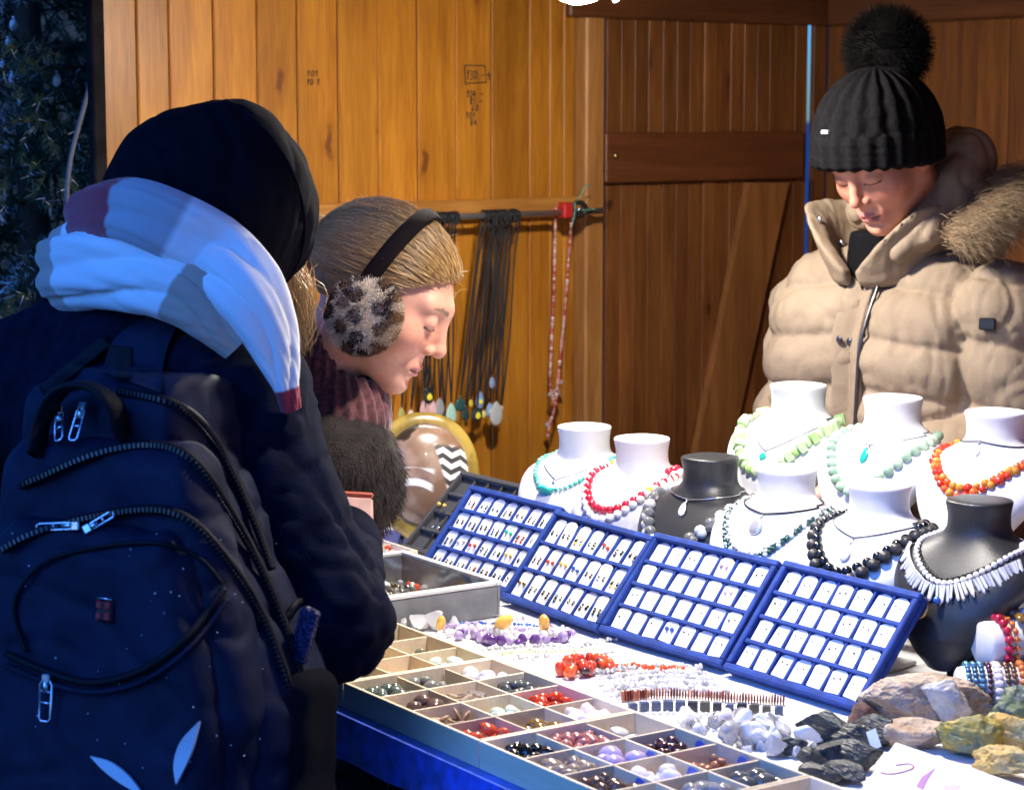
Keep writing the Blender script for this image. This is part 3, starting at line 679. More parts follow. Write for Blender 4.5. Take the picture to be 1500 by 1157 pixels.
for b, cs, rows_ in (('half-hidden', cA, {
   (0,1):('tumbled','brown pink stone','pin',3,.011),(0,2):('tumbled','shiny grey stone','gry',5,.009),(1,0):('tumbled','dark brown stone','brn',4,.011),(1,1):('tumbled','dusty pink stone','pin',3,.012),(1,2):('tumbled','bright pyrite stone','pyr',8,.0085),
   (2,0):('tumbled','olive brown stone','tan',4,.011),(2,1):('tumbled','pale orange stone','pch',2,.012),(2,2):('raw','dark metallic pyrite lump','pyr',9,.010),(3,0):('tumbled','grey green stone','gry',4,.011),(3,1):('tumbled','orange tan stone','pin',1,.014),(3,2):('tumbled','pale aqua and white stone','aqu',5,.013)}),
  ('middle', cB, {
   (0,0):('tumbled','dark moss green stone','grn',11,.0125),(0,1):('tumbled','grey green pebble','gry',5,.0135),(0,2):('tumbled','milky lilac white stone','milk',8,.013),
   (1,0):('tumbled','purple brown pebble','brn',4,.0145),(1,1):('crystal','peach clear crystal','pch',7,.013),(1,2):('tumbled','dark shiny hematite stone','hem',9,.0125),
   (2,0):('flat','flat tan stone slice','tan',6,.017),(2,1):('raw','pale green stone','pgr',5,.0135),(2,2):('tumbled','bright red carnelian stone','car',9,.0125),
   (3,0):('tumbled','orange red carnelian stone','orc',7,.0125),(3,1):('tumbled','brown tiger eye stone','tig',3,.019),(3,2):('raw','pale rose quartz lump','ros',5,.019)}),
  ('near', cC, {
   (0,0):('raw','glossy black obsidian stone','blk',8,.0145),(0,1):('tumbled','pink brown rhodonite stone','rho',15,.0115),(0,2):('flat','flat white grey stone','wht',4,.013),
   (1,0):('tumbled','smoky clear brown stone','smk',7,.0165),(1,1):('tumbled','lilac polished stone','lil',4,.0165),(1,2):('tumbled','dark garnet bead stone','gar',16,.0095),
   (2,0):('tumbled','dark bronze brown stone','brz',7,.0145),(2,1):('tumbled','clear lilac white stone','milk',4,.016),(2,2):('raw','orange brown chip','chp',18,.0085),
   (3,0):('tumbled','grey and white pebble','wht',5,.013),(3,1):('raw','clear quartz lump','clr',6,.0155),(3,2):('tumbled','large grey black hematite stone','hem',4,.019)})):
    for (i, j), (kd, words, mk_, n, sz) in rows_.items(): fill(cs[(i, j)], w3(b, i, j), kd, words, S[mk_], int(n*1.7+.5), sz*1.12)
fill(cB[(3,1)], 'in the tiger eye cell', 'tumbled', 'yellow and white small stone', S['yel'], 3, .010)
fill(cB[(1,0)], 'beside the purple pebble', 'tumbled', 'dusty pink small stone', S['pin'], 3, .0085)
fill(cD[(0,1)], 'in the bottom edge box', 'tumbled', 'pale pink polished stone', S['ros'], 3, .014)
BLT = mat('blue_label', (.10,.16,.55), .5)
for (i, j) in ((1,2),(2,1),(2,2),(1,1),(2,0)):
    cu_, cv_, w_, h_ = cC[(i, j)]; V, F = lathe([(.0001,0),(.010,0),(.010,.0008),(.0001,.0008)], 16)
    o = mk('blue_label', (np.c_[V[:,0], V[:,2], V[:,1]], F), BLT, boxC, False); o.location = (cu_-.304+w_*.2, cv_+h_/2-.0036, .019)

# ------------------------------------------------------------------ earring trays
TRV = mat('tray_velvet', (.010,.042,.23), .8, var=(60,.75,1.25,4))
TRD = mat('tray_black', (.012,.012,.014), .8, sheen=.3)
CARD = mat('white_card', (.88,.88,.90), .5)
ORD = ['first','second','third','fourth','fifth','sixth','last']
def card_mesh(w_, h_):
    c = w_*.28
    return mesh('earring_card', *prism([(-w_/2,0),(w_/2,0),(w_/2,h_-c*.7),(w_/2-c,h_-c*.05),(c*.35,h_),(-c*.35,h_),(-w_/2+c,h_-c*.05),(-w_/2,h_-c*.7)], .0012), mat('x'), smooth=False)
STUD = mesh('stud', *ico(1), mat('x'))
GEM = [mat('gem_%d' % i, c, .12, metal=mt, coat=.4) for i, (c, mt) in enumerate([((.06,.05,.05),0),((.25,.17,.06),1),((.5,.5,.5),1),((.10,.03,.02),0),((.02,.07,.05),0),((.45,.30,.22),0),((.02,.03,.02),0),((.55,.05,.03),0),((.03,.10,.45),0),((.02,.5,.25),0),((.75,.55,.5),0),((.7,.45,.08),0)])]
GW = ['black','gold','silver','dark red','dark green','tan','dark','bright red','blue','green','pale pink','yellow']
def tray(name_, label, u, v, L, H, ncol, nrow, tilt, ang, which, vel=TRV, cards=True, big=False, special={}):
    base = uv(u, v, TZ+.0105)
    t = thing('earring_tray', label, 'tray', base, TA+ang, group='earring trays')
    c_, s_ = math.cos(tilt), math.sin(tilt)
    R = np.stack([A(1,0,0), A(0,s_,-c_), A(0,c_,s_)], 1)
    def put(nm, VF, m, par=t, sm=False): V, F = VF; return mk(nm, (np.asarray(V)@R.T, F), m, par, sm)
    # tray local: x along, y INTO the tray (behind), z up the slope
    put('base', box(0, L, .006, .016, 0, H, .002), vel)
    rm = .009
    for bx in ((0,L,-.004,.006,0,rm),(0,L,-.004,.006,H-rm,H),(0,rm,-.004,.006,rm,H-rm),(L-rm,L,-.004,.006,rm,H-rm)): put('rim', box(bx[0],bx[1],bx[2],bx[3]+.0004,bx[4],bx[5],.0016), vel)
    cw, ch = (L-2*rm)/ncol, (H-2*rm)/nrow
    for i in range(1, ncol): put('divider', box(rm+i*cw-.0022, rm+i*cw+.0022, .0005, .0062, rm, H-rm, .0008), vel)
    for j in range(1, nrow): put('divider', box(rm, L-rm, -.0015, .0063, rm+j*ch-.0028, rm+j*ch+.0028, .0008), vel)
    put('strut', box(L*.45, L*.55, .017, .020, .01, H*.8), vel)
    mk('foot', box(L*.42, L*.58, H*c_*.9, H*c_*.9+.004, 0, H*s_*.75), vel, t, False)
    if not cards: return t
    cm = card_mesh(cw*.80, ch*.88)
    W3 = Matrix.Translation(Vector(base)) @ Matrix.Rotation(TA+ang, 4, 'Z') @ Matrix([list(r) for r in R]).to_4x4()
    for j in range(nrow):
        for i in range(ncol):
            rowname = ['top','second','third','bottom'][j] if nrow == 4 else ['top','middle','bottom'][j]
            jj = nrow-1-j
            g_ = special.get((j, i))
            if g_ is None: g_ = random.choice([0,1,1,2,3,4,5,7,11]) if big else random.choice([0,0,1,2,2,3,6])
            few = (not big) and random.random() < .22 and (j, i) not in special
            lab = 'white card, %s in the %s row of the %s tray%s' % (ORD[i], rowname, which, '' if few else ', %s earrings' % GW[g_])
            root = bpy.data.objects.new('earring_card', None); link(root); tag(root, lab, 'earrings', 'earring cards')
            root.matrix_basis = W3 @ Matrix.Translation((rm+(i+.5)*cw+random.uniform(-.0006,.0006), .0036, rm+jj*ch+.0032)) @ Matrix.Rotation(random.gauss(0,.045), 4, 'Y') @ Matrix.Rotation(random.uniform(-.02,.09), 4, 'X')
            inst('card', cm, CARD, root)
            if few: continue
            hh = ch*(.40 if big else .50)
            for sgn in (-1, 1):
                x_ = sgn*cw*(.19 if big else .15)
                if big and (j, i) not in special:
                    n_ = random.choice([2,2,3]); r_ = random.uniform(.0018,.0029)
                    for k in range(n_): inst('stud', STUD, GEM[g_] if k % 2 == 0 else GEM[random.choice([1,2,6])], root, TRS((x_+random.uniform(-.0006,.0006), -.0012, hh-k*.0042), None, (r_*1.1, r_*.8, r_*(1.25 if k else .8))))
                else:
                    r_ = random.uniform(.0010,.0017) if (j, i) not in special else .0036
                    inst('stud', STUD, GEM[g_], root, TRS((x_, -.0008-r_*.4, hh+random.uniform(-.002,.002)), None, (r_,)*3))
                    if random.random() < .4: inst('stud', STUD, GEM[2], root, TRS((x_+random.uniform(-.001,.001), -.0008, hh-.0035), None, (r_*.6,)*3))
    return t
TILT = math.radians(50.5)
def from_world(x, y): q = A(x, y, 0)-TO; return q@uD, q@vD
u2, v2 = from_world(-.017, 3.184); u3, v3 = from_world(.121, 2.974); u4, v4 = from_world(.274, 2.763)
tray('t1', 'blue velvet earring tray farthest to the left with small coloured drop earrings', u2-.252, v2+.014, .248, .158, 7, 4, TILT, .02, 'leftmost blue', big=True, special={(1,4):9,(2,1):10,(2,2):7,(2,5):11})
tray('t2', 'blue velvet earring tray with tall cards, second from the left', u2, v2, .250, .158, 7, 3, TILT, math.radians(-1.5), 'second blue', big=True, special={(0,4):7,(1,1):7,(1,2):11,(1,3):8,(2,0):1})
tray('t3', 'blue velvet earring tray of small studs, third from the left', u3, v3, .251, .163, 7, 4, TILT, math.radians(3.0), 'third blue', special={(0,4):10,(1,5):10,(3,3):8})
tray('t4', 'blue velvet earring tray at the right end of the row with stud pairs', u4, v4, .246, .167, 7, 4, TILT, math.radians(1.5), 'rightmost blue')
tb_ = tray('t0', 'black earring tray leaning behind the leftmost blue tray', u2-.40, v2+.07, .25, .17, 6, 4, TILT-.12, .03, 'black', vel=TRD, cards=False)
for i, (x_, z_) in enumerate(((.06,.05),(.10,.045),(.03,.09),(.12,.12))):
    for sgn in (-1, 1): inst('stud', STUD, [GEM[2],GEM[10],GEM[11],GEM[2]][i], tb_, TRS(A(x_+sgn*.008, z_*.8, z_*.75)+A(0,-.012,.004), None, (.004,)*3))

# ------------------------------------------------------------------ glass lid case, open chip box, crystals
gc_u, gc_v = tab(733, 851, TZ+.052)
case = thing('display_case', 'grey display case with clear lid holding small rings and stones', 'case', uv(gc_u-.27, gc_v-.33, TZ), TA)
gm = mat('case_grey', (.16,.165,.17), .5, var=(30,.8,1.2)); rimm = mat('case_rim', (.62,.62,.60), .35)
for bx in ((0,.27,0,.005,0,.046),(0,.27,.325,.33,0,.046),(0,.005,.0052,.3248,0,.046),(.265,.27,.0052,.3248,0,.046)): mk('wall', box(*bx,.001), gm, case, False)
mk('bottom', box(.005,.265,.005,.325,.001,.006), gm, case, False)
for bx in ((-.002,.272,-.002,.008,.0465,.053),(-.002,.272,.322,.332,.0465,.053),(-.002,.008,.0082,.3218,.0465,.053),(.262,.272,.0082,.3218,.0465,.053)): mk('lid_rim', box(*bx,.0015), rimm, case, False)
mk('lid_glass', box(.0082,.2618,.0082,.3218,.0485,.0505), thin_glass('clear_lid', (.97,.98,.98), .03), case, False)
for k in range(260):
    x_, y_ = random.uniform(.02,.25), random.uniform(.02,.31); m_ = random.choice([S['pyr'],S['gry'],GEM[2],GEM[2],S['aqu'],S['clr'],GEM[1],S['grn'],S['hem']]); s_ = random.uniform(.0045,.0085)
    if k % 13 == 0: m_ = S['car']
    o = inst('small_stone', random.choice(STV+RAWV), m_, None); o.matrix_basis = TRS(uv(gc_u-.27, gc_v-.33, TZ+.0065+s_*.75+random.random()*.005)+uD*x_+vD*y_, rrot(), (s_,)*3)
    tag(o, 'small glittering stone or ring under the clear lid of the grey case', 'stone', 'small stones in the grey case')
cu0, cv0 = tab(612, 806, TZ+.02)
ob = thing('chip_tray', 'open pale wooden tray of stone chips behind the grey case', 'tray', uv(cu0-.16, cv0-.30, TZ), TA)
for bx in ((0,.16,0,.004,0,.02),(0,.16,.296,.30,0,.02),(0,.004,.0042,.2958,0,.02),(.156,.16,.0042,.2958,0,.02),(.078,.082,.0042,.2958,0,.018)): mk('wall', box(*bx,.0006), bb, ob, False)
mk('floor', box(.004,.156,.004,.296,.001,.004), bb, ob, False)
for k in range(70):
    x_, y_ = random.uniform(.012,.148), random.uniform(.12,.29); s_ = random.uniform(.005,.009)
    o = inst('stone_chip', random.choice(RAWV+STV), random.choice([S['pgr'],S['ros'],S['tan'],S['car'],S['wht'],S['aqu'],S['yel'],S['grn'],S['clr']]), None)
    o.matrix_basis = TRS(uv(cu0-.16, cv0-.30, TZ+.005+s_*.7+random.random()*.006)+uD*x_+vD*y_, rrot(), (s_,)*3); tag(o, 'mixed coloured stone chip in the open tray behind the grey case', 'stone', 'chips in the open tray')
QZ = smat('quartz_lump', (.95,.95,.96), (.80,.83,.85), .12, .30, 60)
for k, (px, py, s_) in enumerate(((575,906,.02),(598,900,.024),(622,903,.02),(640,893,.028),(655,899,.02),(612,914,.017),(590,915,.016),(636,912,.018),(664,911,.013),(650,914,.014),(580,897,.02),(626,894,.022))):
    u_, v_ = tab(px, py, TZ+.01); o = inst('quartz_cluster', CHUNK[k % 6] if k % 3 else CRY, QZ, None, TRS(uv(u_, v_, TZ+s_*.62), rrot() if k % 3 else Euler((.5*(-1)**k,.4,k)).to_matrix().to_4x4(), (s_,)*3))
    tag(o, 'clear jagged quartz chunk in the heap below the grey case', 'quartz', 'quartz heap')

# ------------------------------------------------------------------ necklaces laid on the cloth
BEAD = mesh('bead', *ico(2), mat('x')); NUG = STV[0]
def strand(label, pix, step, meshes, mats_, size, sc=(1,1,1), jit=.0, name='necklace', sub='bead', lift=.7, rot='r', wide=None, group='necklaces on the cloth'):
    P = np.array([[*tab(x, y), 0] for x, y in pix]); pts = resample(spline(P, 90), step)
    o_ = pts.mean(0); t = thing(name, label, 'necklace', uv(o_[0], o_[1], TZ), TA, group=group)
    for k, q in enumerate(pts):
        s_ = size*random.uniform(.85,1.15); T = pts[min(k+1, len(pts)-1)]-pts[max(k-1, 0)]; a_ = math.atan2(T[1], T[0])
        R = rrot() if rot == 'r' else Matrix.Rotation(a_, 4, 'Z')
        q = q-o_+A(*(rng.normal(size=2)*jit), 0)
        inst(sub, random.choice(meshes), random.choice(mats_), t, TRS(A(q[0], q[1], s_*sc[2]*lift+.0008), R, (s_*sc[0], s_*sc[1], s_*sc[2])))
    mk('thread', tube(np.c_[pts[:,:2]-o_[:2], np.full(len(pts), size*.6)], .0006, 4), mat('clear_thread'), t); return t
AME = [smat('amethyst', (.05,.015,.12), (.15,.06,.26), .1), smat('pale_amethyst', (.22,.14,.34), (.5,.4,.62), .12)]
CIT = [smat('citrine', (.72,.30,.02), (.80,.52,.14), .12)]; BLUB = [mat('blue_bead', (.03,.10,.40), .2), mat('blue_bead_pale', (.08,.2,.5), .2)]
CLEAR = [smat('clear_chip', (.90,.90,.92), None, .06, .6, 90), smat('milk_chip', (.86,.86,.88), (.6,.6,.62), .15), smat('grey_chip', (.5,.48,.48), (.8,.78,.78), .15)]
strand('amethyst nugget necklace in purple laid on the white cloth', ((668,938),(690,932),(720,945),(760,946),(800,944),(835,938)), .0105, STV, AME, .0085, jit=.003)
strand('second amethyst strand of paler nuggets behind the purple one', ((645,925),(690,921),(740,925),(790,928),(840,932)), .011, STV, [AME[1],AME[1],CLEAR[1]], .0062, jit=.003)
strand('pale strand with large yellow citrine nuggets', ((640,936),(700,926),(738,934),(795,935),(838,928)), .0115, STV, [CLEAR[1],CLEAR[0],CLEAR[1]], .007, jit=.002)
for k, (x, y, s_) in enumerate(((738,930,.014),(797,932,.013),(646,932,.010))):
    u_, v_ = tab(x, y); o = inst('citrine_nugget', STV[k], CIT[0], None, TRS(uv(u_, v_, TZ+.019), rrot(), (s_*1.1,s_*.8,s_))); tag(o, ['egg-shaped yellow citrine nugget on the purple strand','broad orange citrine nugget beside the tray edge','small honey nugget nearest the box'][k], 'stone')
strand('thin strand of small blue beads on the cloth', ((645,917),(690,915),(730,916),(770,917),(800,921)), .0058, [BEAD], BLUB, .0026, jit=.001)
strand('pale lilac chip strand below the first tray', ((716,905),(745,903),(790,916),(830,925)), .014, STV, [AME[1],CLEAR[1]], .0042, jit=.004)
GRC = [smat('peridot_chip', (.52,.60,.30), (.75,.78,.55), .2)]
strand('peridot green chip strand on the cloth', ((725,962),(770,957),(820,957),(885,953)), .0048, RAWV, GRC, .0034, jit=.001)
strand('clear chip strand next to the green one', ((745,968),(800,964),(850,962),(900,958)), .006, RAWV, CLEAR, .004, jit=.001)
strand('white chip strand beside the amethyst', ((700,955),(760,951),(820,949),(880,945)), .006, RAWV, CLEAR, .0042, jit=.001)
strand('grey striped strand close under the second tray', ((770,955),(830,950),(870,942),(905,938)), .0062, RAWV, [CLEAR[2]], .0035, jit=.001)
CAR = [S['car'], S['orc'], smat('bright_orange', (.75,.12,.02), (.55,.06,.02), .1), S['gar']]
strand('carnelian nugget necklace in orange red heaped by the box edge', ((818,985),(832,992),(850,984),(862,992),(875,982),(895,985),(880,975),(850,975),(826,978)), .0105, STV, CAR, .0088, jit=.003, lift=.9)
strand('orange carnelian chip strand running under the third tray', ((890,985),(925,979),(960,983),(1008,984)), .0075, RAWV, [CAR[2],CAR[1]], .0055, jit=.002)
for k, (y0, y1) in enumerate(((990,978),(999,987),(1008,994),(1016,1002),(1012,1012),(1024,1010))):
    strand(['first','second','third','fourth','fifth','sixth'][k]+' clear quartz chip strand counted from the carnelian side', ((868+k*5,y0),(910+k*6,y0-7),(960+k*5,y1),(1030+k*8,y1+2+k)), .0056, RAWV, CLEAR, .0046, jit=.0015)
SPK = [mat('rust_bead', (.30,.07,.035), .25), mat('rust_bead_pale', (.45,.16,.09), .25), mat('rust_bead_dark', (.16,.03,.02), .25)]
strand('rust red necklace of thin upright disc beads', ((910,1027),(960,1022),(1020,1024),(1080,1028),(1150,1032)), .0036, [BEAD], SPK, .0065, sc=(.22,.8,1.1), rot='t', name='disc_necklace', sub='disc_bead')
BLKC = mesh('cube_bead', *box(-1,1,-1,1,-1,1,.25), mat('x'), smooth=False)
strand('strand of square black and slate blue beads', ((918,1042),(965,1039),(1020,1040),(1080,1042),(1150,1045)), .0155, [BLKC], [mat('black_bead_sq',(.02,.022,.03),.15), mat('slate_bead',(.05,.07,.13),.15), mat('brown_grey_bead',(.07,.06,.05),.2)], .0058, sc=(1,.8,1), rot='t', name='square_bead_necklace')
strand('small clear beads between the square black ones', ((925,1049),(1000,1048),(1080,1050),(1145,1053)), .008, [BEAD], CLEAR, .003)
for k in range(64):
    px, py = random.uniform(1000,1190), 0; py = 1052+(px-1000)*.10+random.uniform(0,42)
    u_, v_ = tab(px, py)
    if v_ < .232 and u_ < .61: v_ = .236+random.random()*.02
    s_ = random.uniform(.008,.0185); o = inst('quartz_chunk', random.choice(CHUNK), random.choice([QZ,CLEAR[1],QZ,S['clr'],CLEAR[0]] if k > 5 else [S['ros'],CLEAR[1]]), None, TRS(uv(u_, v_, TZ+s_*.6), rrot(), (s_,)*3))
    tag(o, 'white or clear quartz chunk in the loose heap beside the near box', 'quartz', 'quartz chunks on the cloth')

# ------------------------------------------------------------------ rough minerals
def rock(name, label, px, py, size, m, seed, rough=.35, sub=4, planes=11, rz=0.0, sink=.0, sm=False, cat='mineral', tilt=0.0, strat=None, vz=None, group=None, stri=False):
    V, F = ico(sub); r2 = np.random.default_rng(seed); pl = r2.normal(size=(planes,3)); pl /= np.linalg.norm(pl, axis=1)[:, None]; h = r2.uniform(.5,.92,planes)
    for n_, h_ in zip(pl, h): V = V-np.maximum(V@n_-h_, 0)[:, None]*n_
    V = V+V/np.linalg.norm(V, axis=1)[:, None]*(rough*.25*noise(V*2.2+seed)+rough*.15*noise(V*6+seed)+rough*.09*noise(V*15+seed)+(.035*noise(V*34+seed) if sub > 3 else 0))[:, None]
    if strat is not None: V = V+(.05*np.sign(np.sin(V@A(0,1,.3)*strat))*(1-np.abs(V[:, 0])*.6))[:, None]*A(0,0,1)
    if stri: V = V+(V*A(0,1,1))*(.22*np.abs(noise(V*A(.35,7,7)+seed*3))-.06+.10*noise(V*A(.5,15,15)+seed))[:, None]
    V = V*A(*size); Rm = np.array(Euler((tilt, 0, rz)).to_matrix()); V = V@Rm.T; V[:, 2] -= V[:, 2].min()+sink
    u_, v_ = tab(px, py); o = mk(name, (V, F), m, None, sm); o.location = tuple(uv(u_, v_, TZ if vz is None else vz)); o.rotation_euler = (0,0,TA); return tag(o, label, cat, group)
TOUR = mat('tourmaline', (.030,.036,.036), .38, var=(60,.5,1.9), bump=(220,1,.005), stretch=(.12,1,1))
for k, (px, py, sx, sy, sz, rz, tl) in enumerate(((1208,1088,.042,.022,.020,.2,.1),(1250,1100,.040,.020,.018,.5,.5),(1282,1090,.036,.020,.02,.3,.0),(1225,1118,.026,.020,.018,1.0,0),(1262,1126,.030,.020,.018,.2,0),(1310,1095,.042,.012,.011,.85,.1),(1140,1085,.024,.010,.008,-.1,0),(1160,1106,.022,.012,.012,.6,0),(1188,1122,.024,.015,.012,.1,0),(1240,1142,.030,.020,.014,.0,0),(1200,1148,.026,.02,.014,.4,0))):
    rock('black_tourmaline', ['blocky black tourmaline lump farthest back in the heap','striped black tourmaline in the heap centre','black tourmaline touching the brown rock','short black tourmaline in front of the centre','black tourmaline close to the white card','long thin black tourmaline rod beside the brown rock','flat dark splinter among the quartz chunks','small dark lump by the near box corner','dull grey lump at the box rim','broad grey black slab lowest in the heap','grey lump nearest the bottom edge box'][k], px, py, (sx,sy,sz), TOUR, 100+k, .16, 4, 12, rz, tilt=tl, stri=True, group='black tourmaline heap')
BRK = mat('brown_rock', (.30,.19,.11), .85, var=(30,0,1,8), col2=(.52,.43,.34), bump=(60,1,.012))
QRK = mat('quartz_rock', (.62,.59,.54), .35, var=(40,0,1,5), col2=(.30,.27,.24), bump=(70,.8,.005))
rock('brown_rock', 'large brown rock with a white quartz face leaning near the bracelets', 1352, 1066, (.080,.042,.037), BRK, 7, .42, 6, 9, .9, tilt=-.2)
rock('quartz_vein_rock', 'white crystalline face of quartz on the brown rock', 1385, 1076, (.034,.018,.026), QRK, 12, .6, 5, 10, .9, vz=TZ+.016)
rock('small_brown_rock', 'reddish brown lump lying before the large brown rock', 1268, 1066, (.026,.02,.020), mat('red_brown_rock', (.16,.08,.055), .8, var=(40,.6,1.4), bump=(90,.9,.006)), 15, .3, 4, 9, .4)
rock('tan_rock', 'tan flat rock under the large brown rock', 1345, 1096, (.044,.024,.020), BRK, 19, .3, 4, 9, .8)
cal = mk('white_price_tag', box(-.006,.006,-.0004,.0004,0,.022), mat('paper', (.85,.85,.86), .7), None, False); u_, v_ = tab(1296, 1083, TZ+.03); cal.location = tuple(uv(u_, v_-.012, TZ+.022)); cal.rotation_euler = (-.5, -.5, TA+.6); tag(cal, 'small white tag leaning on the brown rock', 'tag')
YEL = mat('yellow_ore', (.42,.30,.03), .55, var=(34,0,1,6), col2=(.10,.16,.13), bump=(80,1,.008)); GRN = mat('green_ore', (.20,.24,.08), .5, var=(38,0,1,6), col2=(.03,.05,.10), bump=(80,1,.008)); ORE = mat('ochre_ore', (.52,.30,.06), .6, var=(30,0,1,6), col2=(.45,.40,.20), bump=(80,1,.008))
rock('yellow_ore', 'orange and yellow green ore lump in front of the tan rock', 1420, 1105, (.040,.029,.025), YEL, 31, .75, 5, 6, .5, sm=True)
rock('yellow_ore', 'yellow ore lump at the picture edge below the green one', 1478, 1108, (.035,.028,.026), ORE, 33, .75, 5, 6, .2, sm=True)
rock('green_ore', 'green blue ore lump beside the bracelet roll', 1490, 1080, (.036,.03,.034), GRN, 35, .75, 5, 6, .2, sm=True)
rock('ochre_ore', 'pale ochre ore lump lying against the white card edge', 1478, 1140, (.045,.025,.018), ORE, 37, .7, 5, 6, .4, sm=True)
# white card with printed jewellery
pc = [tab(x, y, TZ+.03) for x, y in ((1312,1092),(1500,1150),(1560,1250),(1240,1180))]
card = thing('printed_card', 'white card with pictures of a bracelet and a purple pendant leaning at the bottom edge', 'card', uv(*pc[0], TZ))
z4 = (TZ+.034, TZ+.034, TZ+.006, TZ+.006)
C4 = [uv(p_[0], p_[1], z_) for p_, z_ in zip(pc, z4)]; O4 = uv(*pc[0], TZ)
C4[3] = C4[0]+(onz(1240,1185,TZ+.006)-C4[0]); C4[1] = onz(1520,1158,TZ+.034); C4[2] = C4[3]+(C4[1]-C4[0])
dn = A(0,0,-.0015); V = [c-O4 for c in C4]+[c-O4+dn for c in C4]
mk('sheet', (V, [(0,1,2,3),(7,6,5,4),(0,4,5,1),(1,5,6,2),(2,6,7,3),(3,7,4,0)]), mat('glossy_card', (.86,.86,.88), .3), card, False)
ex, ey = norm(C4[1]-C4[0]), norm(C4[3]-C4[0]); en = norm(np.cross(ey, ex)); en = en*np.sign(en[2])
def oncard(px, py):
    d = ray(px, py); o_ = A(0,0,EYE); return o_+d*(((C4[0]-o_)@en)/(d@en))-O4+en*.0006
mk('printed_bracelet', tube(spline([oncard(x, y) for x, y in ((1290,1132),(1305,1134),(1322,1131),(1338,1125),(1332,1119),(1312,1121))], 24), .0011, 5), mat('print_pink', (.45,.16,.25), .5), card)
pts = [oncard(x, y) for x, y in ((1372,1123),(1360,1140),(1352,1157),(1342,1152),(1350,1138))]
mk('printed_pendant', (pts, [(0,1,2,3,4)]), mat('print_purple', (.32,.14,.36), .4), card, False)
pts = [oncard(x, y) for x, y in ((1380,1152),(1395,1148),(1410,1150),(1402,1158),(1388,1160))]
mk('printed_stone', (pts, [(0,1,2,3,4)]), mat('print_lilac', (.5,.42,.62), .5), card, False)
# ------------------------------------------------------------------ necklace busts
BZk = A(0,.015,.04,.07,.095,.115,.13,.142,.152,.164,.185,.2)
BHX = A(.018,.034,.054,.076,.092,.100,.098,.080,.056,.0385,.0375,.0410)
BFY = A(.088,.100,.106,.100,.088,.073,.060,.050,.043,.0365,.0365,.0405)
BBY = A(.055,.045,.03,.010,-.012,-.03,-.04,-.045,-.043,-.0385,-.0385,-.0415)
_zz = np.linspace(0, .2, 61); _ker = np.exp(-np.linspace(-2,2,9)**2); _ker /= _ker.sum()
def _sm(a): v = np.interp(_zz, BZk, a); return np.convolve(np.pad(v, 4, 'edge'), _ker, 'valid')
_hx, _fy, _by = _sm(BHX), _sm(BFY), _sm(BBY)
def bring(z, phi, off=0.0):                          # point on the bust at height z, phi 0 = front
    hx, fy, by = (np.interp(z, _zz, q) for q in (_hx, _fy, _by)); cy, hy = (fy+by)/2, (fy-by)/2
    c, s = np.cos(phi), np.sin(phi); e = .88
    return np.stack([(hx+off)*np.sign(s)*np.abs(s)**e, cy+(hy+off)*np.sign(c)*np.abs(c)**e, z], -1)
def bust_mesh():
    n = 40; ph = np.arange(n)*2*math.pi/n; rows = [bring(np.full(n, z), ph) for z in _zz]
    top = rows[-1].copy(); c0 = top.mean(0); rows += [c0+(top-c0)*k+A(0,0,dz) for k, dz in ((.97,.0022),(.90,.003),(.5,.0032),(.01,.0032))]
    bot = rows[0]; c1 = bot.mean(0); rows = [c1+(bot-c1)*.02+A(0,0,-.003), c1+(bot-c1)*.7+A(0,0,-.003)]+rows
    V = np.concatenate(rows); F = np.array([(i*n+k, (i*n+(k+1) % n), (i+1)*n+(k+1) % n, (i+1)*n+k) for i in range(len(rows)-1) for k in range(n)]); return V, F
BUST = mesh('bust_body', *bust_mesh(), mat('x'))
WHB = mat('white_leatherette', (.72,.72,.74), .42, bump=(900,.15,.0005)); BKB = mat('black_leatherette', (.022,.023,.026), .38, bump=(700,.4,.0008))
BFACE = norm(A(-.70,-.71,0)); BRZ = math.atan2(BFACE[1], BFACE[0])-math.pi/2
def drape(zf, zb=.152, off=.004, p=1.6, n=140, span=172):
    m = n//2; s1 = np.linspace(0, 1, int(m*.62)); xs = .070; z = zf+(zb-zf)*s1**p
    hx = np.interp(z, _zz, _hx); ph = np.arcsin(np.clip(xs*s1/hx, 0, 1)); p2_ = np.linspace(ph[-1], math.radians(span), m-len(s1)+1)[1:]
    ph = np.r_[ph, p2_]; z = np.r_[z, np.full(len(p2_), zb)]
    R_ = bring(z, ph, off); L_ = R_[::-1]*A(-1,1,1); return np.concatenate([L_, R_])
BUSTS = {}
def bust(key, label, u, v, ztop, black=False, yaw=0.0):
    z0 = ztop-.203; b = thing('necklace_bust', label, 'display bust', uv(u, v, z0-.04), BRZ+yaw, group='necklace busts')
    inst('bust_body', BUST, BKB if black else WHB, b, Matrix.Translation((0,0,.04)))
    mk('stem', box(-.022,.022,-.004,.034,.004,.10,.004), BKB if black else WHB, b, False)
    mk('foot', box(-.042,.042,-.035,.065,0,.006,.002), BKB if black else WHB, b, False)
    BUSTS[key] = (uv(u, v, z0), BRZ+yaw); return b
R1, R2 = 1.122, 1.208
bust('B1', 'white necklace bust farthest left with turquoise necklace', -.452, .69, R1)
bust('B2', 'white necklace bust with red beads and white pearls', -.302, .688, R1)
bust('B3', 'black necklace bust with clear crystal beads between the white ones', -.130, .68, R1-.006, True)
bust('B4', 'white bust in the raised back row with light green stones', -.135, .85, R2)
bust('B5', 'white bust in the raised back row with round jade beads', .048, .865, R2)
bust('B6', 'white bust in the raised back row with orange beads', .235, .875, R2)
bust('B7', 'white bust in the front row with dark teal double strand', .035, .68, R1)
bust('B8', 'white bust in the front row with large black beads', .203, .695, R1)
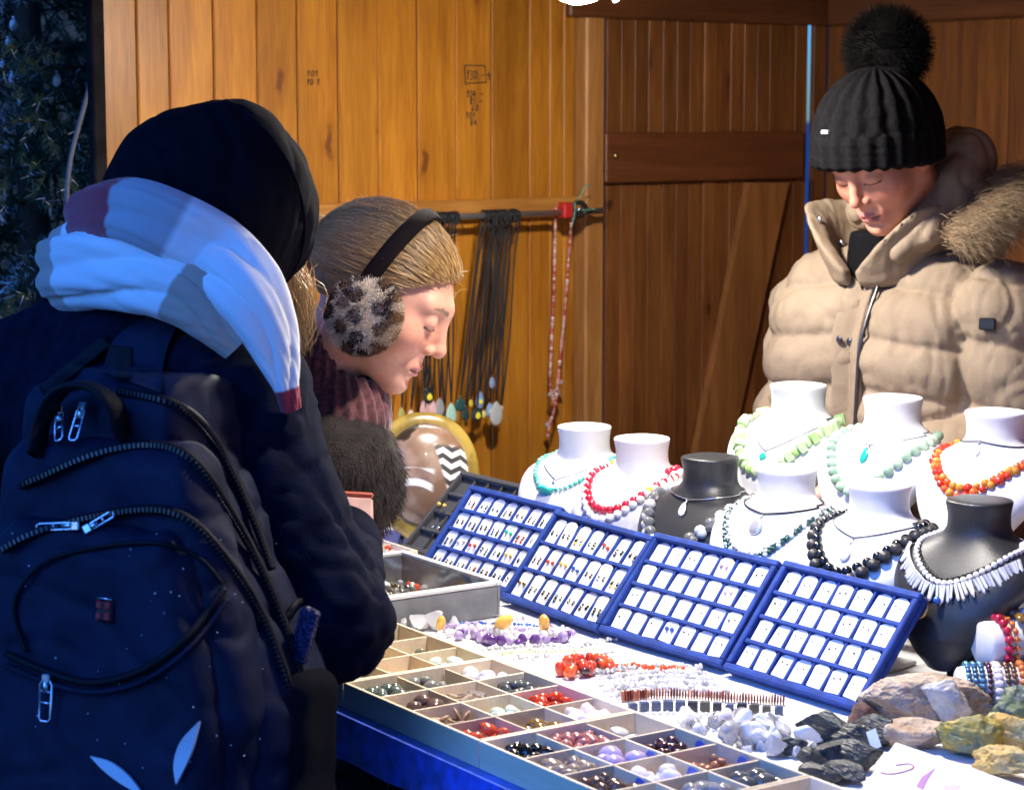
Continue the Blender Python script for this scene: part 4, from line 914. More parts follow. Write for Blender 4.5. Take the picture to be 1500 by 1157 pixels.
bust('B9', 'black bust on a stem at the right with white stick beads', .362, .715, R1, True)
def neck(key, label, zf, size, mats_, meshes=None, step=None, sc=(1,1,1), zb=.157, off=None, p=1.6, rot='t', span=150, name='bead_necklace', sub='bead', seq=None, lo=None):
    loc, rz = BUSTS[key]; t = thing(name, label, 'necklace', loc, rz)
    off = size*.75 if off is None else off
    P = drape(zf, zb, off, p); P = P[14:-14]
    pts = resample(P, step or size*2.02)
    for k, q in enumerate(pts):
        T = norm(pts[min(k+1,len(pts)-1)]-pts[max(k-1,0)]); out = norm(A(q[0], q[1]-.02, .02)); side = norm(np.cross(T, out)); out = np.cross(side, T)
        R = np.stack([T, side, out], 1) if rot == 't' else None
        m_ = mats_[seq[k % len(seq)]] if seq else random.choice(mats_)
        s_ = size*(1 if rot == 't' else random.uniform(.8,1.2))
        inst(sub, random.choice(meshes or [BEAD]), m_, t, TRS(q, Matrix([list(map(float, r)) for r in R]).to_4x4() if R is not None else rrot(), (s_*sc[0], s_*sc[1], s_*sc[2])))
    mk('thread', tube(drape(zf, zb, off, p, 60), .0007, 5), mat('clear_thread'), t)
    return t, pts
def cordn(key, label, zf, r, m, pend, pm, pme=None, zb=.156, p=1.0, name='pendant_necklace', drop=.0):
    loc, rz = BUSTS[key]; t = thing(name, label, 'necklace', loc, rz)
    P = drape(zf, zb, r+.0008, p, 90); mk('cord', tube(P, r, 6), m, t)
    q = bring(np.array([max(zf-.5*pend[2]-drop-.003, .005)]), np.array([0.0]), pend[1]*.8)[0]
    tp = bring(np.array([zf]), np.array([0.0]), r)[0]
    inst('pendant', pme or DROP, pm, t, TRS(q, Matrix.Rotation(.5, 4, 'X'), pend))
    mk('bail', tube([tp, (tp+q)/2+A(0,.001,0)], .0011, 6), mat('steel'), t); return t
TURQ = [mat('turquoise_bead', (.06,.42,.33), .25), mat('turquoise_pale', (.20,.55,.42), .3)]
t, pts = neck('B1', 'small turquoise bead necklace with a flat nugget on the leftmost bust', .112, .0042, TURQ, p=1.9, rot='r')
inst('nugget', STV[1], mat('turquoise_nugget', (.03,.45,.36), .25, var=(90,.7,1.2)), t, TRS(bring(np.array([.110]), np.array([.05]), .006)[0], Matrix.Rotation(1.0,4,'X'), (.016,.011,.008)))
cordn('B1', 'fine silver chain on the leftmost bust', .126, .0007, mat('silver', (.75,.75,.76), .2, 1.0), (.0035,.002,.004), mat('silver'))
REDS = [mat('red_coral', (.55,.012,.04), .2, coat=.4), mat('yellow_spacer', (.75,.55,.05), .3)]
t, pts = neck('B2', 'red coral bead necklace with a red drop on a white bust', .104, .0068, REDS, p=1.9, seq=[0]*7+[1]+[0]*9)
inst('pendant', DROP, REDS[0], t, TRS(bring(np.array([.072]), np.array([0.0]), .006)[0], Matrix.Rotation(.3,4,'X'), (.0085,.007,.015)))
neck('B2', 'white pearl necklace hanging below the red coral beads', .090, .0066, [mat('pearl', (.84,.80,.76), .22, coat=.5), mat('pearl_clear', (.88,.87,.85), .12)], zb=.152, p=1.7)
CRB = [mat('crystal_bead', (.93,.95,.95), .03, trans=.85, ior=1.5), mat('crystal_bead_frost', (.86,.88,.88), .12, trans=.35)]
neck('B3', 'large clear crystal bead strand on the black bust, inner one', .082, .0088, CRB, zb=.148, p=1.5)
neck('B3', 'clear crystal bead strand on the black bust, outer one', .066, .0080, CRB, zb=.142, p=1.3)
cordn('B3', 'silver oval pendant on a chain high on the black bust', .146, .0012, mat('silver'), (.007,.004,.011), mat('pearl_clear'), drop=.004)
GRS = [mat('green_slice', (.34,.55,.20), .4, var=(90,.8,1.2)), mat('green_slice_pale', (.48,.64,.34), .4)]
neck('B4', 'light green slice stone necklace on the back row bust', .085, .0094, GRS, [BLKC]+STV[:1], step=.0115, sc=(.62,.9,.8), zb=.152, p=1.7, name='slice_necklace', sub='slice')
cordn('B4', 'thin dark cord with a small teal pendant on the green-stone bust', .112, .0008, mat('dark_cord', (.05,.05,.06), .5), (.007,.003,.007), mat('teal_glass', (.02,.33,.27), .12))
JAD = [mat('jade_bead', (.40,.55,.40), .25, coat=.3), mat('jade_bead_dark', (.28,.43,.30), .25, coat=.3)]
neck('B5', 'round jade bead necklace on the back row bust', .080, .0078, JAD, zb=.150, p=1.5)
cordn('B5', 'silver chain with an oval teal pendant on the jade-bead bust', .140, .0007, mat('silver'), (.007,.004,.013), mat('teal_glass'), drop=.004)
ORB = [mat('orange_bead', (.72,.10,.015), .12, coat=.5), mat('red_orange_bead', (.55,.03,.01), .12, coat=.5), mat('amber_bead', (.80,.32,.05), .12, trans=.3)]
neck('B6', 'orange bead strand on the back row bust, upper one', .108, .0058, ORB, zb=.152, p=1.6, rot='r')
neck('B6', 'orange red bead strand on the back row bust, lower one', .098, .0060, ORB, zb=.147, p=1.5, rot='r')
cordn('B6', 'dark cord with a small white and teal pendant on the orange-bead bust', .166, .0009, mat('dark_cord'), (.005,.003,.009), mat('pearl_clear'), drop=.004)
DTL = [mat('dark_teal_bead', (.012,.06,.055), .15, coat=.5), mat('pale_bead', (.55,.62,.6), .2)]
neck('B7', 'dark teal bead strand, inner of the double pair on the front white bust', .088, .0036, DTL, zb=.150, p=1.5, seq=[0,0,1])
neck('B7', 'dark teal bead strand, outer of the double pair on the front white bust', .080, .0036, DTL, zb=.147, p=1.45, seq=[0,0,1])
neck('B7', 'white chip strand inside the dark teal beads', .096, .0040, CLEAR[:2], RAWV, zb=.152, p=1.6, rot='r', sub='chip')
cordn('B7', 'black cord with a domed silver pendant on the teal-bead bust', .145, .0013, CORD, (.012,.006,.013), mat('silver_dome', (.62,.63,.66), .25, .6), drop=.006)
BKBD = [mat('glossy_black_bead', (.008,.009,.011), .07, coat=.6)]; MBD = [mat('matte_black_bead', (.03,.03,.032), .45)]
neck('B8', 'glossy black bead strand, inner of the pair on a front white bust', .098, .0072, BKBD, zb=.152, p=1.5)
neck('B8', 'matte black bead strand, outer of the pair on a front white bust', .082, .0088, MBD, zb=.147, p=1.4)
cordn('B8', 'dark cord with a pearl drop pendant on the black-bead bust', .138, .0009, mat('dark_cord'), (.0085,.006,.013), mat('pearl'), drop=.008)
neck('B9', 'small pearl strand on the black bust at the right', .108, .0042, [mat('pearl_pink', (.80,.72,.68), .25), mat('pearl')], zb=.152, p=1.6)
STK = mesh('stick_bead', *crystal_mesh(5, 1.0, .3), mat('x'), smooth=False)
loc, rz = BUSTS['B9']; t = thing('stick_bead_necklace', 'white stick bead necklace spreading over the black bust at the right', 'necklace', loc, rz)
P = drape(.104, .140, .006, 1.5); pts = resample(P[26:-26], .0047)
for k, q in enumerate(pts):
    T = norm(pts[min(k+1,len(pts)-1)]-pts[max(k-1,0)]); out = norm(A(q[0], q[1]-.02, .02)); dn_ = norm(np.cross(T, out)); dn_ = dn_*np.sign(-dn_[2]+1e-6)
    L = random.uniform(.0085,.0125); ax = norm(dn_+out*random.uniform(-.05,.35)+T*random.uniform(-.2,.2)); s1 = norm(np.cross(ax, T)); R = np.stack([np.cross(s1, ax), s1, ax], 1)
    inst('stick_bead', STK, random.choice([mat('stick_white', (.82,.80,.78), .25), mat('pearl')]), t, TRS(q+ax*L*.85+out*.002, Matrix([list(map(float, r)) for r in R]).to_4x4(), (.0075,.0075,L)))
loc, rz = BUSTS['B9']; t = thing('twisted_cord', 'twisted black cord necklace with a brass disc on the right black bust', 'necklace', loc, rz)
P = drape(.112, .150, .0025, 1.35, 160); a_ = np.arange(160)*.9; tw = .0013
Tn = np.gradient(P, axis=0); Tn /= np.linalg.norm(Tn, axis=1)[:,None]; N1 = np.cross(Tn, A(0,.3,1)); N1 /= np.linalg.norm(N1, axis=1)[:,None]; N2 = np.cross(Tn, N1)
mk('cord', join(*[tube(P+tw*(N1*np.cos(a_+o_)[:,None]+N2*np.sin(a_+o_)[:,None]), .0013, 5) for o_ in (0, math.pi)]), CORD, t)
V, F = lathe([(.0005,-.002),(.014,-.002),(.0155,0),(.014,.002),(.009,.0026),(.0085,.0018),(.0005,.0022)], 24)
o = mk('disc', (V, F), mat('old_brass', (.42,.26,.13), .3, .9, var=(150,.5,1.3)), t); o.matrix_basis = TRS(bring(np.array([.080]), np.array([.10]), .016)[0], Matrix.Rotation(-1.25, 4, 'X'))
inst('blue_bead', BEAD, mat('blue_bead'), t, TRS(bring(np.array([.090]), np.array([-.05]), .010)[0], None, (.005,)*3)); inst('red_bead', BEAD, mat('red_coral'), t, TRS(bring(np.array([.090]), np.array([.25]), .010)[0], None, (.004,)*3))

# ------------------------------------------------------------------ clear risers under the busts
ACR = thin_glass('riser_acrylic', (.95,.96,.96), .08)
def riser(label, u0, u1, v0, v1, h):
    t = thing('acrylic_riser', label, 'riser', uv(u0, v0, TZ), TA); L, D_ = u1-u0, v1-v0; k = .003
    mk('top', box(0,L,0,D_,h-k,h,.0006), ACR, t, False)
    for bx in ((0,L,0,k),(0,L,D_-k,D_)): mk('side', box(*bx,.0005,h-k-.0003,.0004), ACR, t, False)
    for x in (0, L-k): mk('side', box(x,x+k,k+.0003,D_-k-.0003,.0005,h-k-.0003,.0004), ACR, t, False)
riser('low clear acrylic riser at the right under the black bust', .25, .62, .60, .80, R1-.203-.04-TZ-.0005)
riser('tall clear acrylic riser carrying the back row of white busts', -.23, .36, .81, .97, R2-.203-.04-TZ-.0005)
riser('shallow clear riser beneath the left busts', -.55, .245, .60, .80, R1-.006-.203-.04-TZ+.0045)

# ------------------------------------------------------------------ bracelet rolls at the right edge
def roll(label, px, py, y, r, L, ax, specs):
    c = at(px, py, y); t = thing('bracelet_roll', label, 'bracelet stand', c); ax = norm(ax)
    s1 = norm(np.cross(ax, A(0,0,1))); s2 = np.cross(s1, ax); R = np.stack([s1, s2, ax], 1)
    V, F = lathe([(.001,0),(r*.86,0),(r*.96,.002),(r,.007),(r,L-.007),(r*.96,L-.002),(r*.86,L),(.001,L)], 28)
    mk('roll', (V@R.T, F), mat('cream_velour', (.80,.76,.70), .8, bump=(500,.3,.001)), t)
    hp_ = ax*L*.5; mk('post', tube([hp_+A(0,0,-r*.9), hp_+A(0,0,TZ-c[2]+.006)], .010, 8), mat('cream_velour'), t)
    V, F = lathe([(.001,0),(.045,0),(.045,.006),(.001,.006)], 20); o = mk('base', (V+hp_+A(0,0,TZ-c[2]), F), mat('cream_velour'), t)
    for lab, off, br, mats_, mshs, sc in specs:
        b = thing('bracelet', lab, 'bracelet', c+ax*off); n = max(8, int(2*math.pi*(r+br)/(br*2.02)))
        for k in range(n):
            a = 2*math.pi*k/n; d = s1*math.cos(a)+s2*math.sin(a); Rm = np.stack([np.cross(d, ax), ax, d], 1)
            inst('bead', random.choice(mshs), random.choice(mats_), b, TRS(d*(r+br*.8), Matrix([list(map(float, q)) for q in Rm]).to_4x4(), (br*sc[0], br*sc[1], br*sc[2])))
REDB = [mat('red_bead', (.50,.02,.05), .2)]; ORC = [mat('orange_chip_b', (.75,.22,.05), .2, trans=.2)]; TIG = [S['tig'], S['brz'], S['yel'], S['hem']]
BLB = [mat('steel_blue_bead', (.10,.25,.38), .18, .3), mat('teal_blue_bead', (.06,.16,.26), .18, .3)]; DKB = [mat('plum_bead', (.09,.04,.06), .15, .3)]; BRB = [mat('copper_bead', (.26,.13,.08), .2, .6), mat('bronze_bead', (.16,.10,.07), .2, .6)]
axr = A(.93,.34,0)
roll('cream bracelet roll with red and tiger eye bracelets', 1437, 944, 2.60, .028, .17, axr, [('red bead bracelet at the left end of the middle roll',.020,.0058,REDB,[BEAD],(1,1,1)),('orange chip bracelet beside the red one',.032,.0052,ORC,RAWV,(1,1,1)),('tiger eye nugget bracelet on the middle roll',.047,.0098,TIG,STV,(1,.9,.8)),('pale pink bracelet at the picture edge on the middle roll',.064,.0072,[S['ros']],[BEAD],(1,1,1))])
roll('lower cream bracelet roll with steel blue and copper bracelets', 1400, 1012, 2.56, .030, .17, A(.96,-.05,0), [('first steel blue bracelet from the roll end',.012,.0036,BLB,[BEAD],(1,1,1)),('second steel blue bracelet from the roll end',.020,.0036,BLB,[BEAD],(1,1,1)),('third steel blue bracelet from the roll end',.028,.0036,BLB,[BEAD],(1,1,1)),('plum bead bracelet next to the blue ones',.037,.0036,DKB,[BEAD],(1,1,1)),('pale pink smooth bracelet between plum and copper',.047,.0045,[S['ros']],[BEAD],(1,1.3,.7)),('copper bead bracelet at the edge',.058,.0036,BRB,[BEAD],(1,1,1)),('second copper bracelet at the edge',.066,.0036,BRB,[BEAD],(1,1,1)),('orange stone bracelet cut by the picture edge',.076,.005,ORC,[BEAD],(1,1,1))])
roll('upper cream bracelet roll cut by the right picture edge', 1472, 858, 2.78, .030, .15, axr, [('blue black bracelet on the upper roll',.028,.0036,BLB,[BEAD],(1,1,1)),('dark bracelet on the upper roll',.036,.0036,DKB,[BEAD],(1,1,1))])

# ------------------------------------------------------------------ polished shell plate on the left, black pouch
sp = at(622, 792, 3.66); sp[2] = TZ+.001
shell = thing('polished_shell', 'large polished oval slab with olive rim and zebra pattern leaning by the wall', 'mineral slab', sp)
n = 56; a = np.arange(n)*2*math.pi/n
prof = [(1.0,-.010),(1.02,-.004),(1.0,.004),(.93,.009),(.82,.012),(.775,.010),(.76,.016),(.6,.026),(.4,.033),(.2,.037),(.01,.038)]
rowsV = [np.stack([.092*k*np.cos(a)*(1+.04*np.cos(a*2+.5)), np.full(n, -y_), .108*k*np.sin(a)*(1+.03*np.sin(a*3))], 1) for k, y_ in prof]
rowsV = [rowsV[0]*A(.02,1,.02)]+rowsV; V = np.concatenate(rowsV); F = np.array([(i*n+k, i*n+(k+1) % n, (i+1)*n+(k+1) % n, (i+1)*n+k) for i in range(len(rowsV)-1) for k in range(n)])
V2 = V.copy(); x, z = V[:,0]/.092, V[:,2]/.108
SHM = bpy.data.materials.new('polished_shell'); SHM.use_nodes = True; N, L = SHM.node_tree.nodes, SHM.node_tree.links; b_ = N['Principled BSDF']; b_.inputs['Roughness'].default_value = .28; b_.inputs['Coat Weight'].default_value = .2
tc = N.new('ShaderNodeTexCoord'); sx_ = N.new('ShaderNodeSeparateXYZ'); L.new(tc.outputs['Object'], sx_.inputs[0])
def mnode(op, a_, b2=None, c2=None):
    q = N.new('ShaderNodeMath'); q.operation = op
    for i_, v_ in enumerate((a_, b2, c2)):
        if v_ is None: continue
        if isinstance(v_, (int, float)): q.inputs[i_].default_value = v_
        else: L.new(v_, q.inputs[i_])
    return q.outputs[0]
def mixc(f, a_, b2):
    q = N.new('ShaderNodeMix'); q.data_type = 'RGBA'
    for s_, v_ in (('Factor', f), ('A', a_), ('B', b2)):
        if isinstance(v_, tuple): q.inputs[s_].default_value = (*v_, 1)
        elif isinstance(v_, (int, float)): q.inputs[s_].default_value = v_
        else: L.new(v_, q.inputs[s_])
    return q.outputs['Result']
def step(v_, lo, hi):
    q = N.new('ShaderNodeMapRange'); q.interpolation_type = 'SMOOTHSTEP'; L.new(v_, q.inputs['Value']); q.inputs['From Min'].default_value = lo; q.inputs['From Max'].default_value = hi; return q.outputs[0]
X_, Z_ = sx_.outputs['X'], sx_.outputs['Z']
nz = N.new('ShaderNodeTexNoise'); nz.inputs['Scale'].default_value = 22; nz.inputs['Detail'].default_value = 4
rad = mnode('SQRT', mnode('ADD', mnode('POWER', mnode('MULTIPLY', X_, 1/.092), 2.0), mnode('POWER', mnode('MULTIPLY', Z_, 1/.108), 2.0)))
inner = mixc(step(nz.outputs['Fac'], .40, .62), (.20,.115,.07), (.32,.22,.15))
zig = mnode('SINE', mnode('ADD', mnode('MULTIPLY', Z_, 330.0), mnode('MULTIPLY', mnode('PINGPONG', mnode('ADD', X_, 1.0), .016), 190.0)))
zeb = mixc(step(zig, -.15, .15), (.05,.05,.05), (.80,.79,.75))
zmask = mnode('MULTIPLY', step(mnode('ADD', mnode('MULTIPLY', X_, .9), mnode('MULTIPLY', Z_, .35)), .022, .028), step(mnode('MULTIPLY', Z_, -1.0), -.055, -.045))
inner = mixc(zmask, inner, zeb)
wing = mnode('MULTIPLY', step(mnode('SINE', mnode('ADD', mnode('MULTIPLY', mnode('ADD', Z_, mnode('MULTIPLY', mnode('POWER', mnode('ADD', X_, .02), 2.0), 9.0)), 210.0), -1.3)), .1, .5), mnode('MULTIPLY', step(mnode('MULTIPLY', X_, -1.0), -.015, -.005), step(mnode('MULTIPLY', mnode('ABSOLUTE', mnode('ADD', Z_, .012)), -1.0), -.022, -.017)))
inner = mixc(wing, inner, (.78,.76,.70))
dk = mnode('MULTIPLY', step(nz.outputs['Fac'], .5, .56), step(Z_, .045, .055)); inner = mixc(dk, inner, (.03,.02,.012))
colr = mixc(step(rad, .79, .81), inner, mixc(step(nz.outputs['Fac'], .42, .6), (.36,.25,.05), (.20,.13,.02)))
L.new(tc.outputs['Object'], nz.inputs['Vector']); L.new(colr, b_.inputs['Base Color'])
slab = mk('slab', (V, F), SHM, shell); slab.matrix_basis = Matrix.Rotation(.20, 4, 'Z') @ Matrix.Translation((0,0,.116)) @ Matrix.Rotation(-.22, 4, 'X') @ Matrix.Rotation(.12, 4, 'Y')
mk('stand', join(tube([(-.04,-.03,.004),(-.035,.02,.02),(-.03,.05,.13)], .004, 6), tube([(.04,-.03,.004),(.035,.02,.02),(.03,.05,.13)], .004, 6), tube([(-.032,.03,.05),(.032,.03,.05)], .004, 6), tube([(-.03,.05,.12),(0,.09,.003)], .004, 6)), mat('black_plastic'), shell)
q = at(1088, 690, 3.38); q[2] = TZ+.001
V, F = surf(lambda p: smin(d_box(p, (0,0,.085), (.055,.03,.085), .012), d_box(p, (0,-.005,.15), (.058,.034,.018), .010), .006), (-.08,-.06,-.01), (.08,.06,.19), .006)
pou = thing('black_pouch', 'black zipped pouch standing behind the black bust', 'pouch', q, .3)
mk('body', (V, F), BKB, pou); mk('zipper', tube([(-.05,-.036,.128),(.05,-.036,.132)], .002, 6), mat('steel'), pou)
for z_ in (.145,.155,.163): mk('ridge', tube([(-.05,-.0385,z_),(.05,-.0385,z_)], .0018, 6), mat('dull_steel'), pou)
# ------------------------------------------------------------------ people
def frame(f, down=0.0, roll=0.0):                      # columns: right, forward, up
    f = norm(A(f[0], f[1], 0)); R = A(f[1], -f[0], 0); Fd = f*math.cos(down)-A(0,0,1)*math.sin(down); U = np.cross(R, Fd)
    c, s = math.cos(roll), math.sin(roll); return np.stack([R*c+U*s, Fd, U*c-R*s], 1)
def head_f(p):
    q = p.copy(); q[:, 0] = np.abs(q[:, 0])
    d = d_ell(p, (0,-.018,.028), (.0745,.098,.088))
    d = smin(d, d_ell(p, (0,.030,-.024), (.058,.060,.079)), .03)
    d = smin(d, d_cap(q, (.052,-.005,-.048), (.012,.064,-.092), .019, .016), .03)
    d = smin(d, d_sph(p, (0,.073,-.095), .0155), .02)
    d = smin(d, d_sph(q, (.041,.052,-.026), .024), .022)
    d = smin(d, d_cap(q, (0,.082,.026), (.042,.066,.024), .0105, .010), .018)
    d = smax(d, -d_sph(q, (.031,.104,.004), .0165), .022)
    d = smin(d, d_ell(q, (.031,.0745,.003), (.0150,.0125,.0115)), .006)
    d = smin(d, d_cap(p, (0,.084,.016), (0,.1035,-.025), .0062, .0080), .013)
    d = smin(d, d_sph(p, (0,.1025,-.0285), .0086), .008)
    d = smin(d, d_sph(q, (.0112,.0920,-.0330), .0064), .006)
    d = smax(d, -d_sph(q, (.006,.098,-.0410), .0034), .004)
    d = smin(d, d_ell(p, (0,.078,-.064), (.026,.013,.016)), .012)
    d = smin(d, d_ell(p, (0,.0885,-.0615), (.0185,.0062,.0042)), .004)
    d = smin(d, d_ell(p, (0,.0870,-.0715), (.0165,.0066,.0052)), .004)
    d = smax(d, -d_cap(q, (0,.0965,-.0662), (.021,.0865,-.0672), .0016), .003)
    d = smax(d, -d_ell(p, (0,.092,-.0835), (.016,.007,.005)), .008)
    e = d_ell(q, (.0765,-.004,-.004), (.009,.019,.031)); e = smax(e, -d_ell(q, (.084,.0,-.002), (.005,.010,.019)), .004)
    d = smin(d, e, .006)
    d = smin(d, d_cap(p, (0,-.022,-.055), (0,-.045,-.19), .052, .057), .025)
    return d
def skin_col(V, base=(.60,.33,.24), old=0.0, brow=(.16,.09,.05), lip=(.50,.16,.15)):
    q = V.copy(); q[:, 0] = np.abs(q[:, 0]); n = len(V); c = np.tile(A(*base), (n, 1)); front = V[:, 1] > .04
    def blend(m, col): nonlocal c; m = np.clip(m, 0, 1)[:, None]; c = c*(1-m)+A(*col)*m
    blend(.62*np.exp(-(d_sph(q, (.042,.07,-.028), 0)/.024)**2), (base[0]*1.02, base[1]*.68, base[2]*.66))
    blend(.45*np.exp(-(d_sph(q, (0,.108,-.031), 0)/.012)**2), (base[0]*1.0, base[1]*.66, base[2]*.62))
    dl = np.minimum(d_ell(q, (0,.0885,-.0615), (.0195,.012,.0048)), d_ell(q, (0,.0875,-.0715), (.0180,.012,.0058))); blend((dl < .0006)*front*.85, lip)
    blend((d_cap(q, (0,.0965,-.0662), (.021,.0865,-.0672), .0022) < 0)*front*.8, (.16,.05,.05))
    u = np.clip((q[:, 0]-.012)/.036, 0, 1); zb = .0235+.006*np.sin(u*2.2)-.004*u; blend((np.abs(q[:, 2]-zb) < .0030*(1-.55*u))*(q[:, 0] > .012)*(q[:, 0] < .048)*front*.85, brow)
    ex = (q[:, 0]-.031)/.0150; zl = -.0035-.0028*(1-ex**2); blend((np.abs(q[:, 2]-zl) < .0016)*(np.abs(ex) < 1)*front*.92, (.03,.018,.014))
    blend(.35*np.exp(-(d_sph(q, (.031,.086,-.011), 0)/.009)**2), (base[0]*.72, base[1]*.55, base[2]*.55))
    c = c*(1+.10*noise(V*160)[:, None]*A(.6,1,1)+(.16*noise(V*38+3)+.10*noise(V*85))[:, None]*A(.35,1,1))
    return c
SKIN = mat('skin', attr=True, rough=.48, sss=.18, bump=(900,.12,.0006))
HEADV, HEADF = surf(head_f, (-.10,-.13,-.20), (.10,.135,.125), .0019, 2)
def hand_parts(w, d, n, L=.185, curl=.5, left=False):    # capsules of a hand: wrist w, direction d, palm normal n
    d, n = norm(d), norm(n); s = norm(np.cross(d, n))*(-1 if left else 1); n = norm(np.cross(s, d))*(1 if np.cross(s, d)@n > 0 else -1); out = []
    out.append((w-d*.03, w+d*.02, .026, .027)); k = L/.185
    for i, (x, l, r) in enumerate(((-.033,.072,.0082),(-.011,.080,.0088),(.011,.083,.0090),(.032,.076,.0086))):
        b = w+d*.088*k+s*x*k; out.append((w+d*.02+s*x*.7, b, .015, .0125)); a = curl*(1.0+.12*i); p0 = b
        for j, fr_ in enumerate((.45,.32,.23)):
            ang = a*(j+.6); p1 = p0+(d*math.cos(ang)+n*math.sin(ang))*l*fr_*k; out.append((p0, p1, r*(1-.07*j), r*(1-.07*(j+1)))); p0 = p1
    b = w+d*.03+s*.034; t1 = b+(d*.55+s*.55+n*.45)*.045; t2 = t1+(d*.9+s*.05+n*.3)*.032; out += [(w+d*.01+s*.015, b, .02, .015), (b, t1, .0125, .0105), (t1, t2, .0105, .0085)]
    return out
def caps_f(cs, k=.006):
    def f(p):
        d = np.full(len(p), 1e3)
        for a, b, ra, rb in cs: d = smin(d, d_cap(p, a, b, ra, rb), k)
        return d
    return f
def bounds(cs, m=.02):
    P = np.array([a-r for a, b, r, r2 in cs]+[b-r2 for a, b, r, r2 in cs]+[a+r for a, b, r, r2 in cs]+[b+r2 for a, b, r, r2 in cs]); return P.min(0)-m, P.max(0)+m
def body_mesh(root, Hc, HM, hs, limbs, hands, colk):
    parts = [(Hc+(HEADV*hs)@HM.T, HEADF)]; cols = [skin_col(HEADV, **colk)]
    f = caps_f(limbs, .012); V, F = surf(f, *bounds(limbs), .014, 1); parts.append((V, F)); cols.append(np.tile(A(.55,.32,.24), (len(V), 1)))
    for h in hands: V, F = surf(caps_f(h, .007), *bounds(h, .01), .0035, 2); parts.append((V, F)); cols.append(np.tile(A(.58,.30,.23), (len(V), 1))*(1+.12*noise(V*90)[:, None]))
    V, F = joinq(parts); return mk('body', (V, F), SKIN, root, True, np.concatenate(cols), org=root.location)
def legs(root, hip, feet, m):
    for sgn, ft in zip((-1, 1), feet):
        ft = A(*ft); a = hip+(ft-hip)*A(1,1,0)*.6; cs = [(hip+A(0,0,.02), (hip+ft)/2+A(0,0,.02), .098, .075), ((hip+ft)/2+A(0,0,.02), ft+A(0,0,.07), .075, .055)]
        V, F = surf(caps_f(cs, .03), *bounds(cs), .014, 1); V = V+.004*noise(V*22)[:, None]; mk('trouser_leg', (V, F), m, root, org=root.location)
        return_ = None
    for ft, d in feet_dirs:
        cs = [(A(*ft)+A(0,0,.045), A(*ft)+d*.15+A(0,0,.035), .045, .035)]
        V, F = surf(caps_f(cs, .02), *bounds(cs), .008, 1); V[:, 2] = np.maximum(V[:, 2], .002); mk('shoe', (V, F), mat('shoe_leather', (.02,.018,.016), .4), root, org=root.location)
def folds(V, Nn, amp, sc, stretch=(1,1,1), seed=0): return V+Nn*(amp*noise(V*A(*stretch)*sc+seed))[:, None]

# ---- the seller in the beige puffer jacket
f3 = norm(A(-.70,-.714,0)); FM = frame(f3); B3 = A(.655, 3.76, 0)
seller = thing('person', 'person in a beige quilted jacket and black bobble hat standing behind the counter looking down', 'person', B3)
def w3l(p): return B3+np.asarray(p, float)@FM.T
def l3(P): return (P-B3)@FM
def torso3(p):
    q = p.copy(); q[:, 0] = np.abs(q[:, 0])
    d = d_cap(q*A(1,1.12,1), (.075,0,.62), (.085,.012,1.19), .150, .140)
    d = smin(d, d_cap(q, (0,-.01,1.315), (.150,-.012,1.275), .078, .084), .06)
    return d
ARMS3 = [((.172,-.01,1.262), (.205,-.02,1.05), .080, .076), ((.205,-.02,1.05), (.09,.205,1.02), .074, .056),
         ((-.205,-.01,1.27), (-.262,.0,1.045), .096, .090), ((-.262,.0,1.045), (-.10,.215,1.02), .086, .056)]
def arms3(p):
    d = np.full(len(p), 1e3)
    for i in (0, 2):
        a = smin(d_cap(p, *ARMS3[i]), d_cap(p, *ARMS3[i+1]), .03); d = np.minimum(d, a)
    return d
def jacket3(p): return smin(torso3(p), arms3(p), .012)
V, F = surf(jacket3, (-.42,-.24,.55), (.40,.32,1.42), .0052, 2)
Nn = nrm(jacket3, V); at_, aa_ = torso3(V), arms3(V); isarm = aa_ < at_
zz = V[:, 2]+.10*np.abs(V[:, 0])*(~isarm)
ta = np.where(V[:, 2] > 1.06, 1.27-V[:, 2]+.15*V[:, 0]*np.sign(V[:, 0])*-1, .26+V[:, 1]*1.1)
ph = np.where(isarm, ta/.105, (zz-1.325)/.088); pr_ = ph-np.round(ph); dist = np.abs(pr_)*np.where(isarm, .105, .088)
groove = np.exp(-(dist/.0075)**2); puff = 1-np.cos(np.pi*np.clip(np.abs(pr_)*2, 0, 1))
ridge = lambda q: np.maximum(.13-np.abs(noise(q)), 0)/.13
dsp = .0040*puff-.0062*groove+.0042*np.exp(-(dist/.022)**2)*noise(V*A(52,52,4)+3)+.0060*noise(V*A(9,9,6)+11)-.0040*ridge(V*A(11,11,8)+7)-.0022*ridge(V*A(30,30,13)+4)+.0012*noise(V*A(70,70,30)+1)
seam = np.exp(-(np.abs(at_-aa_)/.010)**2)*(np.abs(V[:, 0]) > .1)*(V[:, 2] > .9); dsp -= .012*seam
V2 = V+Nn*dsp[:, None]
PUF = mat('beige_puffer', (.300,.228,.155), .75, spec=.25, var=(9,.86,1.12), bump=(120,.30,.003))
jk = mk('jacket', (w3l(V2), F), PUF, seller, org=B3)
def shell3(p): return torso3(p)-.004
for x0, wd, th in ((-.004,.030,.006), (-.020,.012,.010)):
    def pf(p): 
        xx = x0+.05*np.clip(1.33-p[:, 2], 0, 1)+.006*np.sin(p[:, 2]*21)
        return smax(smax(np.abs(torso3(p)-.001)-th, np.abs(p[:, 0]-xx)-wd, .006), smax(-p[:, 1]+.03, np.maximum(p[:, 2]-1.375, .85-p[:, 2]), .004), .004)
    V, F = surf(pf, (-.08,.02,.83), (.12,.22,1.40), .004, 1); V = V+nrm(pf, V)*(.002*noise(V*40))[:, None]; mk('placket', (w3l(V), F), PUF, jk, org=B3)
